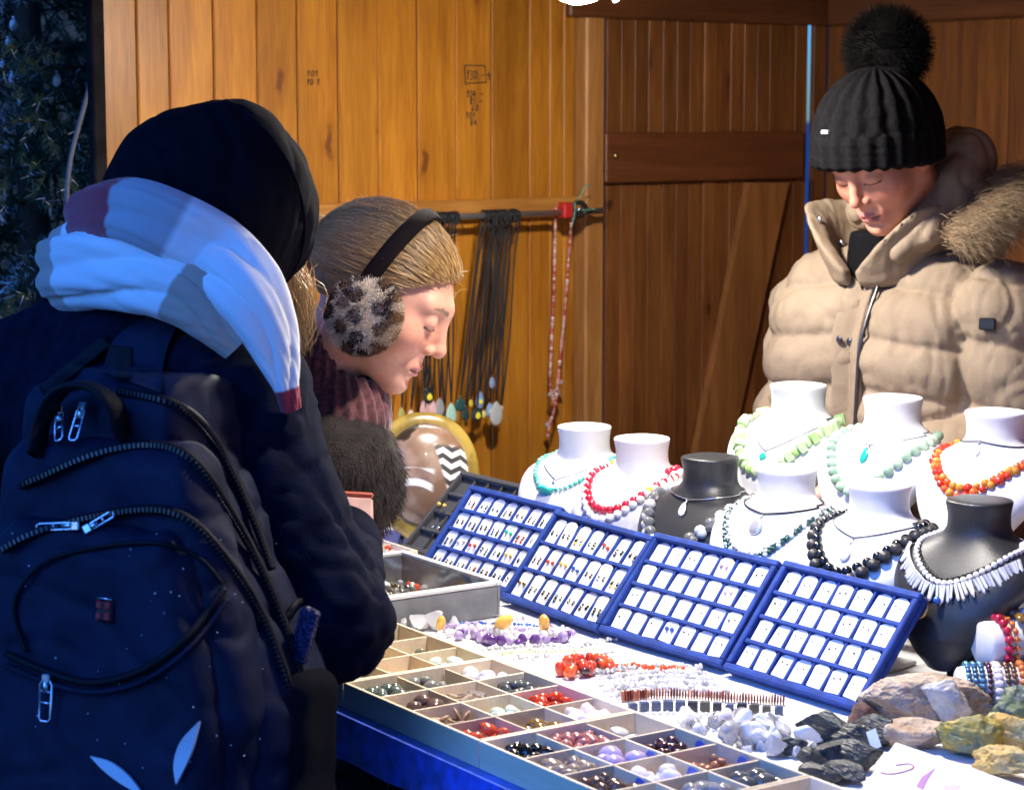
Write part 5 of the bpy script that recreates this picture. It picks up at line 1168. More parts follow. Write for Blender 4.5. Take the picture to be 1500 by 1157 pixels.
def onfront(x, z, o=.012, f=torso3): return march(f, [(x, .35, z)], (0,-1,0))[0]+A(0, o, 0)
zx = [onfront(-.036+.05*max(1.33-z, 0), z, .010) for z in np.linspace(1.36, .95, 24)]
mk('zipper', tube(w3l(zx), .0035, 6), mat('gun_metal', (.10,.10,.11), .3, .8), jk, org=B3)
V, F = lathe([(.0003,0),(.0062,0),(.0068,.0015),(.004,.003),(.0003,.0032)], 14)
for x, z in ((.015,1.225),(.0,1.222),(.03,1.09)):
    q = onfront(x, z, .014); mk('snap', (w3l(np.c_[V[:,0], V[:,2], V[:,1]]+q), F), mat('gun_metal'), jk, org=B3)
# collar
def collar3(p):
    q = p-A(.004,.014,0); r = np.hypot(q[:, 0]*.98, q[:, 1]*.90); R = .084+.42*(p[:, 2]-1.345)
    zt = 1.425+.030*np.clip(np.abs(q[:, 0])/.1, 0, 1); d = smax(np.abs(r-R)-.0125, np.maximum(p[:, 2]-zt, 1.315-p[:, 2]), .014)
    wed = np.abs(q[:, 0]-.004)-(.012+1.0*np.maximum(p[:, 2]-1.340, 0)); return smax(d, -np.where(q[:, 1] > 0, wed, .2), .010)
V, F = surf(collar3, (-.17,-.16,1.29), (.17,.21,1.51), .0045, 2); Nn = nrm(collar3, V)
V = V+Nn*(.0030*noise(V*A(60,60,25))+.004*noise(V*16))[:, None]; col3 = mk('collar', (w3l(V), F), PUF, seller, org=B3)
V, F = lathe([(.0003,0),(.0058,0),(.0068,.0016),(.0062,.003),(.003,.0042),(.0003,.0044)], 14)
for px, py in ((1200,322),(1232,356),(1261,383)):
    q0 = l3(at(px, py, 3.3)[None])[0]; dr = l3(at(px, py, 4.3)[None])[0]-q0; q = march(lambda p: np.minimum(collar3(p), jacket3(p)), [q0], dr, 90, 1.2)[0]-norm(dr)*.006
    mk('snap', (w3l(np.c_[V[:,0], V[:,2], V[:,1]]+q), F), mat('bright_steel', (.7,.7,.7), .2, 1.0), col3, org=B3)
# black jumper at the throat
V, F = surf(lambda p: smax(d_cap(p, (0,.0,1.25), (0,.02,1.405), .09, .062), p[:, 2]-1.405, .01), (-.12,-.12,1.24), (.12,.13,1.43), .008, 1)
mk('jumper', (w3l(V), F), mat('black_knit', (.006,.006,.007), .95, spec=.1), seller, org=B3)
# hood lying on the shoulders, with fur
HCH = [(.085,-.035,1.435,.034),(.088,-.085,1.475,.042),(.03,-.125,1.50,.050),(-.045,-.120,1.525,.052),(-.098,-.07,1.525,.046),(-.115,-.01,1.475,.038),(-.10,.055,1.415,.030),(-.075,.09,1.375,.02)]
def hood3(p):
    d = np.full(len(p), 1e3)
    for a, b in zip(HCH[:-1], HCH[1:]): d = smin(d, d_cap(p, a[:3], b[:3], a[3]*.93, b[3]*.93), .04)
    d = smin(d, d_ell(p, (-.01,-.15,1.40), (.12,.07,.10)), .05); return d
V, F = surf(hood3, (-.20,-.25,1.28), (.16,.14,1.60), .006, 2); Nn = nrm(hood3, V); V = V+Nn*(.007*noise(V*20)+.003*noise(V*A(50,50,24))-.006*np.maximum(.12-np.abs(noise(V*A(17,17,12)+3)), 0)/.12)[:, None]
hd3 = mk('hood', (w3l(V), F), PUF, seller, org=B3)
r3 = np.random.default_rng(5); fur_c = spline([(-.125,-.150,1.475),(-.165,-.095,1.480),(-.190,-.03,1.462),(-.205,.03,1.432),(-.185,.075,1.405)], 200)
n = 18000; t_ = r3.random(n); i_ = (t_*199).astype(int); base_ = fur_c[i_]+r3.normal(size=(n,3))*A(.016,.016,.013)
dir_ = A(-.80,-.10,.25)+r3.normal(size=(n,3))*.30
(V, F), own = strands(base_, dir_, r3.uniform(.026,.055,n), .00045, 5, .28, 1.1, rs=r3)
cf = A(.34,.23,.125)*(.6+.7*r3.random(n))[:, None]; cf[r3.random(n) < .3] = A(.48,.37,.24)
mk('fur_trim', (w3l(V), F), mat('fur', attr=True, rough=.7), hd3, col=cf[own], org=B3)
fb = caps_f([(A(*fur_c[k]), A(*fur_c[k+40]), .020, .020) for k in (0,40,80,120,155)], .01)
V, F = surf(fb, fur_c.min(0)-.04, fur_c.max(0)+.04, .007, 1); mk('fur_base', (w3l(V), F), mat('fur_under', (.20,.12,.06), .9), hd3, org=B3)
# sleeve patch
q0 = l3(at(1448, 475, 3.0)[None])[0]; dr = l3(at(1448, 475, 4.3)[None])[0]-q0; q = march(jacket3, [q0], dr, 120, 1.5)[0]; pn = nrm(jacket3, q[None])[0]; px_ = norm(np.cross(A(0,0,1), pn)); pz_ = np.cross(pn, px_)
V, F = box(-.0135,.0135,-.002,.004,-.010,.010,.002); mk('sleeve_badge', (w3l(q+V[:, :1]*px_+V[:, 1:2]*pn+V[:, 2:]*pz_+pn*.010), F), mat('badge_black', (.012,.012,.012), .4), jk, False, org=B3)
# head, hat
HM3 = frame(A(-.72,-.694,0), math.radians(33), math.radians(-4)); H3 = at(1292, 226, 3.665)
limbs = [(w3l(A(0,-.02,1.33)), w3l(A(0,0,.95)), .09, .13), (w3l(A(.0,-.01,1.30)), w3l(A(.19,-.01,1.26)), .06, .05), (w3l(A(.0,-.01,1.30)), w3l(A(-.19,-.01,1.26)), .06, .05)]
for i in (0, 2): limbs += [(w3l(A(*ARMS3[i][0])), w3l(A(*ARMS3[i][1])), .045, .04), (w3l(A(*ARMS3[i+1][0])), w3l(A(*ARMS3[i+1][1])), .04, .03)]
hands3 = [hand_parts(w3l(A(.095,.215,1.035)), FM@A(-.45,.85,-.25), FM@A(-.3,-.1,-.9), curl=.55), hand_parts(w3l(A(-.095,.222,1.02)), FM@A(.45,.85,-.2), FM@A(.3,-.1,-.9), curl=.55, left=True)]
body_mesh(seller, H3, HM3, 1.0, limbs, hands3, dict(base=(.60,.27,.18), brow=(.10,.06,.04), lip=(.42,.14,.13)))
HTM = frame(A(-.70,-.714,0), math.radians(6)); HT = H3+HM3@A(0,-.010,.040)+A(0,0,.012)
def hat_f(p):
    d = d_ell(p, (0,-.004,-.02), (.103,.117,.112)); d = smax(d, -.062-p[:, 2], .01)
    r = np.hypot(p[:, 0], p[:, 1]*.89); cuff = smax(r-(.1055+.03*(p[:, 2]+.03)*-.3), np.abs(p[:, 2]+.038)-.030, .014); return smin(d, cuff, .004)
V, F = surf(hat_f, (-.13,-.145,-.09), (.13,.145,.11), .0034, 2); Nn = nrm(hat_f, V); th = np.arctan2(V[:, 0], V[:, 1])
cuffm = V[:, 2] < -.010; rib = np.cos(th*26); cab = np.cos(th*20+.35*np.sin(V[:, 2]*190+np.floor(th*20/(2*math.pi))*math.pi))
V = V+Nn*(np.where(cuffm, .0022*rib+.0006*np.cos(V[:, 2]*520), .0028*cab)+.0008*noise(V*260))[:, None]
ht3 = mk('hat', (HT+V@HTM.T, F), mat('black_wool', (.0055,.0052,.0062), 1.0, var=(160,.6,1.6), spec=.15, bump=(700,.6,.002)), seller, org=B3)
n = 9000; pr = np.random.default_rng(6); u_ = pr.normal(size=(n,3)); u_ /= np.linalg.norm(u_, axis=1)[:, None]; pc_ = at(1300, 73, 3.72)
(V, F), own = strands(pc_+u_*.018, u_, pr.uniform(.050,.068,n), .0010, 3, .35, .1, rs=pr); mk('pompom', (V, F), mat('black_fur', (.006,.006,.006), .9, spec=.1), ht3, org=B3)
V, F = ico(3, .062); mk('pompom_core', (V+pc_, F), mat('black_fur'), ht3, org=B3)
q0, q1 = at(1209, 194, 3.2), at(1209, 194, 4.2); loc_ = (np.stack([q0, q1])-HT)@HTM; q = march(hat_f, [loc_[0]], loc_[1]-loc_[0], 90, 1.2)[0]; qw = HT+HTM@q
V, F = box(-.0085,.0085,-.003,.003,-.0032,.0032,.0008); nn_ = HTM@nrm(hat_f, q[None])[0]; hx_ = norm(np.cross(A(0,0,1), nn_)); mk('metal_label', (qw+V[:, :1]*hx_+V[:, 1:2]*nn_+V[:, 2:]*np.cross(nn_, hx_), F), mat('label_silver', (.85,.85,.84), .45, .3), ht3, False, org=B3)
# wisps of dark fringe under the hat
fr_ = [HT+HTM@A(x, .095-abs(x)*.3, -.055) for x in (-.03,.0,.03)]
pts_ = np.stack([spline([p_, p_+HM3@A(.003*k,.006,-.006), p_+HM3@A(-.004+.004*k,.006,-.012)], 6) for k, p_ in enumerate(fr_)]); mk('fringe', ribbons(pts_, .0012), mat('dark_hair', (.03,.018,.012), .5), seller, org=B3)
TRO = mat('dark_trousers', (.02,.02,.025), .8)
feet_dirs = [(w3l(A(.1,0,0)), f3), (w3l(A(-.1,0,0)), f3)]; legs(seller, w3l(A(0,0,.88)), [w3l(A(.1,0,0)), w3l(A(-.1,0,0))], TRO)

# ---- the fair-haired customer bending over the boxes, with leopard earmuffs
HM2 = frame(A(.975,-.22,0), math.radians(30), math.radians(6)); H2 = at(566, 434, 2.95); HS2 = .975
feet2 = A(-.56, 3.00, 0); p2 = thing('person', 'fair-haired person with leopard print earmuffs and dark fur coat bending over the stones', 'person', feet2)
def h2(P): return H2+(np.asarray(P, float)*HS2)@HM2.T
N2 = at(458, 592, 2.97); SH2 = A(.56,-.83,0)
hip2 = A(-.53, 2.99, .90); ch2 = N2+(hip2-N2)*.42
shR, elR = at(497, 700, 2.90), at(452, 830, 2.90); shL = N2-SH2*.17+A(-.01,0,-.06)
COAT2 = [(N2+A(0,0,-.05), ch2, .095, .15), (ch2, hip2, .15, .165), (N2+A(0,0,-.06), shR, .085, .082), (N2+A(0,0,-.06), shL, .085, .082), (shR, elR, .078, .066), (elR, at(400, 850, 2.98), .064, .05), (shL, shL+A(.06,.02,-.24), .078, .066), (hip2, hip2-A(.02,0,.35), .165, .19)]
coat2 = caps_f(COAT2, .035); V, F = surf(coat2, *bounds(COAT2, .03), .009, 1); Nn = nrm(coat2, V); V = V+Nn*(.008*noise(V*14)+.004*noise(V*40))[:, None]
ct2 = mk('coat', (V, F), mat('brown_fur_coat', (.022,.016,.014), .9, var=(60,.5,1.5), bump=(300,.8,.004)), p2, org=feet2)
r2_ = np.random.default_rng(9); Pp, Np = sample_faces(V, F, 15000, w=((V[F[:, 0], 2] > 1.0)).astype(float)+.02, rg=r2_); Np = nrm(coat2, Pp)
(Vf, Ff), own = strands(Pp, Np*.32+A(.1,-.1,-.85)+r2_.normal(size=Pp.shape)*.22, r2_.uniform(.010,.020,len(Pp)), .0006, 2, .3, .3, rs=r2_)
cf = A(.032,.022,.019)*(.5+1.0*r2_.random(len(Pp)))[:, None]; mk('coat_fur', (Vf, Ff), mat('fur'), ct2, col=cf[own], org=feet2)
# knitted snood
nkA, nkB = h2([0,-.03,-.105]), N2+A(.02,0,-.01)
def snood(p): 
    d = smin(d_cap(p, nkA+(nkB-nkA)*.12, nkB, .070, .086), d_cap(p, nkB, at(508, 612, 2.92), .080, .05), .03); return smax(d, -d_cap(p, h2([0,.03,-.02]), h2([0,-.02,-.1]), .07, .06), .01)
V, F = surf(snood, nkB-.16, nkB+.20, .0045, 2); Nn = nrm(snood, V); ax_ = norm(nkB-nkA); e1 = norm(np.cross(ax_, A(0,1,0))); e2 = np.cross(ax_, e1); th = np.arctan2((V-nkB)@e1, (V-nkB)@e2)
V = V+Nn*(.003*np.cos(th*34)+.004*noise(V*20)+.0015*noise(V*150))[:, None]; mk('snood', (V, F), mat('burgundy_knit', (.115,.038,.040), .95, var=(120,.6,1.5), sheen=.3, bump=(500,.6,.002)), p2, org=feet2)
limbs = [(N2, ch2, .06, .10), (ch2, hip2, .10, .12), (N2+A(0,0,-.05), shR, .05, .05), (shR, elR, .042, .038), (elR, at(400, 850, 2.98), .038, .03), (N2+A(0,0,-.05), shL, .05, .05), (shL, shL+A(.06,.02,-.24), .042, .036), (h2([0,-.03,-.12]), N2, .052, .06)]
hw = at(400, 850, 2.98); body_mesh(p2, H2, HM2, HS2, limbs, [hand_parts(hw, A(-.2,.5,-.3), A(0,0,-1), curl=.5), hand_parts(shL+A(.06,.02,-.26), A(.3,.1,-.9), A(0,-1,0), curl=.4, left=True)], dict(base=(.74,.37,.245), brow=(.24,.14,.08), lip=(.60,.20,.18)))
# hair: cap and combed strands running to a knot
def hairline(q): return q[:, 2]-.78*q[:, 1]-.010-.012*np.exp(-(q[:, 0]/.03)**2)+.25*np.maximum(np.abs(q[:, 0])-.05, 0)*-1
def cap_f(p): return smax(np.minimum(d_ell(p, (0,-.020,.030), (.0805,.105,.0945)), d_ell(p, (0,-.125,.01), (.042,.04,.042))), -hairline(p), .006)
V, F = surf(cap_f, (-.11,-.18,-.12), (.11,.12,.14), .0035, 2); V = V+nrm(cap_f, V)*(.0016*noise(V*A(90,18,90)))[:, None]
HAIR = mat('blond_hair', attr=True, rough=.38, spec=.6)
hr2 = mk('hair', (h2(V), F), HAIR, p2, col=np.tile(A(.28,.16,.06), (len(V), 1))*(1+.5*noise(V*A(140,22,140))[:, None]), org=feet2)
rh = np.random.default_rng(12); n = 8000
aa = rh.uniform(-1.75, 1.75, n); y0 = np.cos(aa*.9)*.085+.004; st_ = np.stack([np.sin(aa)*.078, y0, .78*y0+.016], 1)+rh.normal(size=(n,3))*A(.004,.006,.004)
back = rh.random(n) < .55; k_ = rh.random(n)*.6; en_ = np.stack([np.sin(aa)*.018, np.full(n, -.125), .005+np.cos(aa)*.025], 1)+rh.normal(size=(n,3))*.006
st_ = np.where(back[:, None], st_*(1-k_)[:, None]+en_*k_[:, None], st_)
ts = np.linspace(0, 1, 12); pts_ = st_[:, None]*(1-ts)[None, :, None]+en_[:, None]*ts[None, :, None]; c0 = A(0,-.020,.028); rr = A(.0815,.106,.0955)
dv = (pts_-c0)/rr; ln = np.linalg.norm(dv, axis=2, keepdims=True); wgt = np.clip(1-(ts-.82)/.18, 0, 1)[None, :, None]
pts_ = (c0+dv/ln*rr*(1+rh.uniform(.0,.028,(n,1,1))))*wgt+pts_*(1-wgt)+rh.normal(size=(n,1,3))*.0012+(np.sin(ts*6.3*rh.uniform(.5,1.5,(n,1)))[..., None]*rh.normal(size=(n,1,3))*.0014)
V, F = ribbons(pts_, .00045, 3, False); hc = A(.42,.245,.085)*(.7+.5*rh.random(n))[:, None]; hc[rh.random(n) < .15] = A(.58,.39,.17)
mk('hair_strands', (h2(V), F), HAIR, hr2, col=np.repeat(hc, 36, 0), org=feet2)
n = 260; aa = rh.uniform(-1.6,1.6,n); y0 = np.cos(aa*.9)*.085; rt = np.stack([np.sin(aa)*.08, y0, .78*y0+.018], 1); rt = c0+(lambda u: u/np.linalg.norm(u, axis=1)[:, None]*rr)(rh.normal(size=(n,3))*A(1,1,.4)+A(0,-.1,1.0))
(V, F), own = strands(rt, (rt-c0)*.6+A(0,-.06,-.01)+rh.normal(size=rt.shape)*.04, rh.uniform(.008,.03,n), .00035, 4, .9, rs=rh); tag(mk('flyaway_hair', (h2(V), F), HAIR, hr2, col=np.tile(A(.6,.44,.24), (len(V), 1)), org=feet2), kind='stuff')
# earmuffs
em = bpy.data.objects.new('earmuffs', None); link(em, p2)
arc = np.array([(.094*math.sin(a), -.014+.010*math.cos(a), .018+.112*math.cos(a)) for a in np.linspace(-1.72, 1.72, 40)])
n_ = len(arc); T = np.gradient(arc, axis=0); T /= np.linalg.norm(T, axis=1)[:, None]; Wd_ = np.tile(A(0,1,0), (n_,1)); Od = np.cross(Wd_, T); a8 = np.arange(10)*2*math.pi/10
V = (arc[:, None]+Wd_[:, None]*np.cos(a8)[None, :, None]*.0125+Od[:, None]*np.sin(a8)[None, :, None]*.0055).reshape(-1, 3); V = V+(.0008*noise(V*90))[:, None]
F = np.array([(i*10+k, i*10+(k+1) % 10, (i+1)*10+(k+1) % 10, (i+1)*10+k) for i in range(n_-1) for k in range(10)]); mk('headband', (h2(V), F), mat('black_velvet', (.010,.007,.007), .95, spec=.1), em, org=feet2)
for sg in (1, -1):
    cc = A(sg*.088,.004,-.028); fm = lambda p: d_ell(p, cc, (.027,.050,.052)); V, F = surf(fm, cc-.07, cc+.07, .005, 1); V = V+nrm(fm, V)*(.004*noise(V*50))[:, None]
    pad = mk('ear_pad', (h2(V), F), mat('fur_cream_base', (.82,.75,.66), .9), em, org=feet2)
    n = 15000 if sg == 1 else 2500; re = np.random.default_rng(30); u_ = re.normal(size=(n,3)); u_ /= np.linalg.norm(u_, axis=1)[:, None]; rt = cc+u_*A(.026,.049,.051)
    (Vf, Ff), own = strands(rt, u_*A(1,.75,.75)+re.normal(size=(n,3))*.20, re.uniform(.005,.009,n), .0008, 3, .5, .1, rs=re)
    sc_ = []
    for iy in range(-3, 4):
        for iz in range(-3, 4): sc_.append((cc[1]+(iy+.5*(iz % 2))*.0255+re.uniform(-.006,.006), cc[2]+iz*.0235+re.uniform(-.006,.006)))
    sc_ = np.array(sc_); rw = rt+re.normal(size=rt.shape)*.0012; dd = np.hypot(rw[:, None, 1]-sc_[None, :, 0], (rw[:, None, 2]-sc_[None, :, 1])*.85).min(1)
    cf = np.where((dd < .0090+.006*noise(rw*A(70,70,110)))[:, None], A(.045,.028,.020), A(.97,.84,.66)*(.8+.35*re.random(n))[:, None]); cf = np.where((dd < .0050)[:, None], A(.24,.13,.07), cf)
    edge = np.clip((rw[:, 1]-cc[1]-.026)/.02, 0, .6)[:, None]; cf = cf*(1-edge)+A(.30,.15,.06)*edge
    mk('ear_fur', (h2(Vf), Ff), mat('fur'), pad, col=cf[own], org=feet2)
feet_dirs = [(feet2+A(.05,-.08,0), A(.83,.56,0)), (feet2+A(-.03,.08,0), A(.83,.56,0))]; legs(p2, hip2, [feet2+A(.05,-.08,0), feet2+A(-.03,.08,0)], TRO)

# ---- the hooded customer with scarf, seen from behind
feet1 = A(-.47, 2.52, 0); p1 = thing('person', 'person in a dark hooded coat with a checked scarf seen from behind at the counter', 'person', feet1)
shr, shl, el1, wr1 = at(338, 585, 2.53), at(-25, 590, 2.78), at(482, 905, 2.43), at(498, 812, 2.64)
ch1, hip1, N1 = at(215, 640, 2.62), A(-.46, 2.53, .92), at(265, 430, 2.62)
J1 = [(ch1, hip1, .155, .165), (hip1, hip1-A(0,0,.25), .165, .18), (ch1+A(0,0,.05), shr, .10, .088), (ch1+A(0,0,.05), shl, .10, .09), (ch1+A(.0,0,.08), N1, .10, .07), (N1, shr, .07, .086), (N1, shl, .07, .086), (shr, el1, .088, .068), (el1, wr1, .068, .052), (shl, shl+A(-.02,.1,-.27), .086, .068)]
jack1 = caps_f(J1, .03); V, F = surf(jack1, *bounds(J1, .03), .0070, 1); Nn = nrm(jack1, V)
arm_t = np.clip(((V-shr)@(el1-shr))/((el1-shr)@(el1-shr)), 0, 1.2); nearelb = np.exp(-((arm_t-1)/.25)**2)
V = V+Nn*(.007*noise(V*A(13,13,9)+2)+.0045*noise(V*A(30,30,24)+5)*(.5+nearelb)+.0055*np.abs(noise(V*A(18,18,30)+8))*nearelb-.006*np.maximum(.12-np.abs(noise(V*A(8,8,11)+6)), 0)/.12-.004*np.maximum(.13-np.abs(noise(V*A(15,15,24)+3)), 0)/.13)[:, None]
NAVY = mat('navy_coat', (.0044,.0060,.0160), .9, var=(40,.7,1.3), bump=(500,.35,.002), spec=.06)
jk1 = mk('coat', (V, F), NAVY, p1, org=feet1)
cuff = [(wr1+(wr1-el1)*.02, wr1+(wr1-el1)*.16, .053, .051)]; V, F = surf(caps_f(cuff, .01), *bounds(cuff), .006, 1); mk('cuff', (V, F), NAVY, jk1, org=feet1)
f1 = norm(A(.62,.78,0)); H1 = at(318, 305, 2.66)
HD = at(303, 292, 2.63)
def hood1(p):
    d = d_ell(p, HD, (.124,.125,.112)); d = smin(d, d_cap(p, at(352,212,2.64), at(400,330,2.72), .046, .068), .05); d = smin(d, d_cap(p, at(300,320,2.66), at(262,420,2.64), .105, .095), .05)
    d = smin(d, d_cap(p, at(418,300,2.74), at(432,372,2.74), .030, .030), .04)
    return smax(d, -d_ell(p, H1+f1*.13+A(0,0,-.03), (.085,.085,.10)), .02)
V, F = surf(hood1, HD-A(.19,.18,.20), HD+A(.21,.23,.17), .0058, 2); Nn = nrm(hood1, V)
V = V+Nn*(.007*noise(V*A(10,10,7)+4)+.003*noise(V*A(26,26,15)+6)-.0035*np.maximum(.12-np.abs(noise(V*A(9,9,5)+9)), 0)/.12-.002*np.maximum(.12-np.abs(noise(V*A(19,19,12)+2)), 0)/.12)[:, None]
q_ = (V-at(352,158,2.62)); crease = np.exp(-((q_[:, 0]-.55*(-q_[:, 2])+.0)/.006)**2)*(V[:, 2] > 1.42); V = V-Nn*(.0012*crease)[:, None]
mk('hood', (V, F), mat('hood_cloth', (.0042,.0042,.008), .95, var=(50,.75,1.25), bump=(600,.35,.0015), spec=.06), p1, org=feet1)
HCM = mat('hood_cloth')
def onhood(x, y, o=.001): a0, b0 = at(x, y, 2.1), at(x, y, 3.1); return march(hood1, [a0], b0-a0, 100, 1.2)[0]-norm(b0-a0)*o
for pix in (((356,162),(396,200),(428,252),(446,318),(440,376),(416,415)),): mk('hood_seam', tube(spline([onhood(x, y) for x, y in pix], 50), .0022, 6), HCM, p1, org=feet1)
HM1 = frame(f1, math.radians(2)); limbs = [(N1, ch1, .05, .09), (ch1, hip1, .10, .12), (ch1+A(0,0,.06), shr, .05, .05), (shr, el1, .042, .038), (el1, wr1, .036, .028), (ch1+A(0,0,.06), shl, .05, .05), (shl, shl+A(-.02,.1,-.27), .042, .036), (H1+HM1@A(0,-.03,-.1), N1, .05, .055)]
fw = norm(wr1-el1); wq = wr1+fw*.03
h1 = hand_parts(wq, A(-.35,.45,-.05), A(.3,-.1,.9), curl=.5); body_mesh(p1, H1, HM1, .98, limbs, [h1, hand_parts(shl+A(-.02,.1,-.30), A(.2,.6,-.3), A(0,0,-1), curl=.4, left=True)], dict(base=(.62,.36,.28)))
# loose blond hair beside the hood
rb_ = np.random.default_rng(15); n = 520; s0 = at(418, 400, 2.76)+rb_.normal(size=(n,3))*A(.014,.02,.014); tgt = np.stack([at(x, y, 2.74) for x, y in zip(rb_.uniform(400,456,n), rb_.uniform(455,525,n))])
mid = (s0+tgt)/2+A(.012,0,.004)+rb_.normal(size=(n,3))*.020; tt = np.linspace(0,1,9)[None, :, None]; pts_ = s0[:, None]*(1-tt)**2+2*mid[:, None]*tt*(1-tt)+tgt[:, None]*tt**2+np.sin(tt*9+rb_.random((n,1,1))*6)*.002
V, F = ribbons(pts_, .0006); hc = A(.44,.27,.11)*(.5+.9*rb_.random(n))[:, None]; mk('hair', (V, F), HAIR, p1, col=np.repeat(hc, 27, 0), org=feet1)
# scarf: two wraps and a hanging end
def chain(cs, k=.02):
    def f(p):
        d = np.full(len(p), 1e3)
        for a, b in zip(cs[:-1], cs[1:]): d = smin(d, d_cap(p, a[0], b[0], a[1], b[1]), k)
        return d
    return f
def para(cs, V):
    best = np.full(len(V), 1e9); t = np.zeros(len(V)); L = 0
    for a, b in zip(cs[:-1], cs[1:]):
        ab = b[0]-a[0]; l = np.linalg.norm(ab); h = np.clip(((V-a[0])@ab)/(ab@ab), 0, 1); d = np.linalg.norm(V-a[0]-h[:, None]*ab, axis=1)-(a[1]+(b[1]-a[1])*h); m = d < best; best[m] = d[m]; t[m] = (L+h*l)[m]; L += l
    return t/L
LOW = [(at(x, y, d), r) for x, y, d, r in ((330,462,2.80,.03),(210,430,2.84,.04),(110,400,2.76,.046),(98,396,2.66,.047),(150,384,2.55,.049),(215,398,2.48,.044),(275,432,2.45,.034),(318,470,2.44,.026),(352,505,2.44,.020))]
UPP = [(at(x, y, d), r) for x, y, d, r in ((395,440,2.78,.03),(300,410,2.82,.035),(180,360,2.78,.04),(128,330,2.64,.036),(150,316,2.55,.036),(190,312,2.485,.036),(244,332,2.462,.038),(310,372,2.47,.042),(362,425,2.445,.038),(392,480,2.44,.030),(408,525,2.44,.022),(420,568,2.44,.013),(427,600,2.445,.010))]
def tl(cs, x, y, d): P_ = spline(np.array([c[0] for c in cs]), 300); return float(np.argmin(np.linalg.norm(P_-at(x, y, d), axis=1))/299)
def smooth_chain(cs, n=34):
    Q = spline(np.array([[*c[0], c[1]] for c in cs])[:, :3], n); r = np.interp(np.linspace(0, len(cs)-1, n), np.arange(len(cs)), [c[1] for c in cs]); return [(q, float(a)) for q, a in zip(Q, r)]
LOW, UPP = smooth_chain(LOW), smooth_chain(UPP)
WHT_, GRY_, BEI_, RED_ = A(.80,.80,.80), A(.40,.36,.38), A(.46,.33,.26), A(.36,.02,.035)
for nm, cs, stops in (('scarf_wrap', LOW, ((.0,BEI_),(tl(LOW,66,400,2.66),BEI_),(tl(LOW,100,396,2.60),WHT_),(tl(LOW,262,425,2.45),BEI_))), ('scarf_end', UPP, ((.0,GRY_),(tl(UPP,200,370,2.80),RED_),(tl(UPP,186,312,2.49),GRY_),(tl(UPP,256,338,2.46),WHT_),(tl(UPP,421,570,2.44),RED_)))):
    n_t, n_c = 130, 72; Q = spline(np.array([c[0] for c in cs]), n_t); r = np.interp(np.linspace(0, len(cs)-1, n_t), np.arange(len(cs)), [c[1] for c in cs])
    T = np.gradient(Q, axis=0); T /= np.linalg.norm(T, axis=1)[:, None]; axc = at(268, 380, 2.66); O_ = (Q-axc)*A(1,1,.25); O_ -= T*(O_*T).sum(1)[:, None]; O_ /= np.linalg.norm(O_, axis=1)[:, None]; Bn = np.cross(T, O_); Bn *= np.sign(Bn[:, 2:3]+1e-6)
    th = np.arange(n_c)*2*math.pi/n_c; tt_ = np.linspace(0, 1, n_t); vv = np.sin(th)[None, :]+.10*np.sin(tt_*9+2)[:, None]
    ka = 1.25 if nm == 'scarf_wrap' else 1.05; phi = (.55*np.sin(tt_*6.2+.6)+.25*np.sin(tt_*13+1))[:, None]
    pl_ = 1-np.sqrt(np.abs(np.sin(math.pi*(ka*vv+phi)))); pl2 = 1-np.sqrt(np.abs(np.sin(math.pi*(2.3*vv-1.3*phi+.3)))); gate = np.clip(np.cos(th)+.25, 0, 1)[None, :]
    Rr = r[:, None]*(1-(.27*pl_+.09*pl2)*gate)
    V = (Q[:, None]+Rr[..., None]*(O_[:, None]*(np.sign(np.cos(th))*np.abs(np.cos(th))**.8*.80)[None, :, None]+Bn[:, None]*(np.sign(np.sin(th))*np.abs(np.sin(th))**.9*1.16)[None, :, None])).reshape(-1, 3)
    V = V+(.0035*noise(V*12))[:, None]*np.repeat(O_, n_c, 0)+(.0012*noise(V*45))[:, None]*np.repeat(O_, n_c, 0); t = np.repeat(tt_, n_c)
    F = np.array([(i*n_c+k, i*n_c+(k+1) % n_c, (i+1)*n_c+(k+1) % n_c, (i+1)*n_c+k) for i in range(n_t-1) for k in range(n_c)])
    c = np.zeros((len(V), 3)); tj = t+.006*noise(V*30)
    for s_, cc in stops: c[tj >= s_] = cc
    mk(nm, (V, F), mat('scarf_wool', attr=True, rough=.9, sheen=.3, bump=(900,.4,.001)), p1, col=c, org=feet1)
feet_dirs = [(feet1+A(.09,-.04,0), A(.5,.86,0)), (feet1+A(-.09,.04,0), A(.5,.86,0))]; legs(p1, hip1, [feet1+A(.09,-.04,0), feet1+A(-.09,.04,0)], TRO)
# pink wallet in the hand
wl = at(514, 752, 2.68); wt = thing('pink_wallet', 'pale pink wallet with a red edge held in front of the fur coat', 'wallet', wl)
V, F = box(-.028,.028,-.006,.006,-.044,.022,.004); Rw = np.array(Euler((-.55,.10,.25)).to_matrix()); mk('cover', (V@Rw.T, F), mat('pink_leather', (.62,.36,.30), .45, var=(60,.85,1.1)), wt, False)
V, F = box(-.0285,.0285,-.0066,.0066,.0215,.028,.0025); mk('edge', (V@Rw.T, F), mat('red_leather', (.50,.10,.06), .45), wt, False)

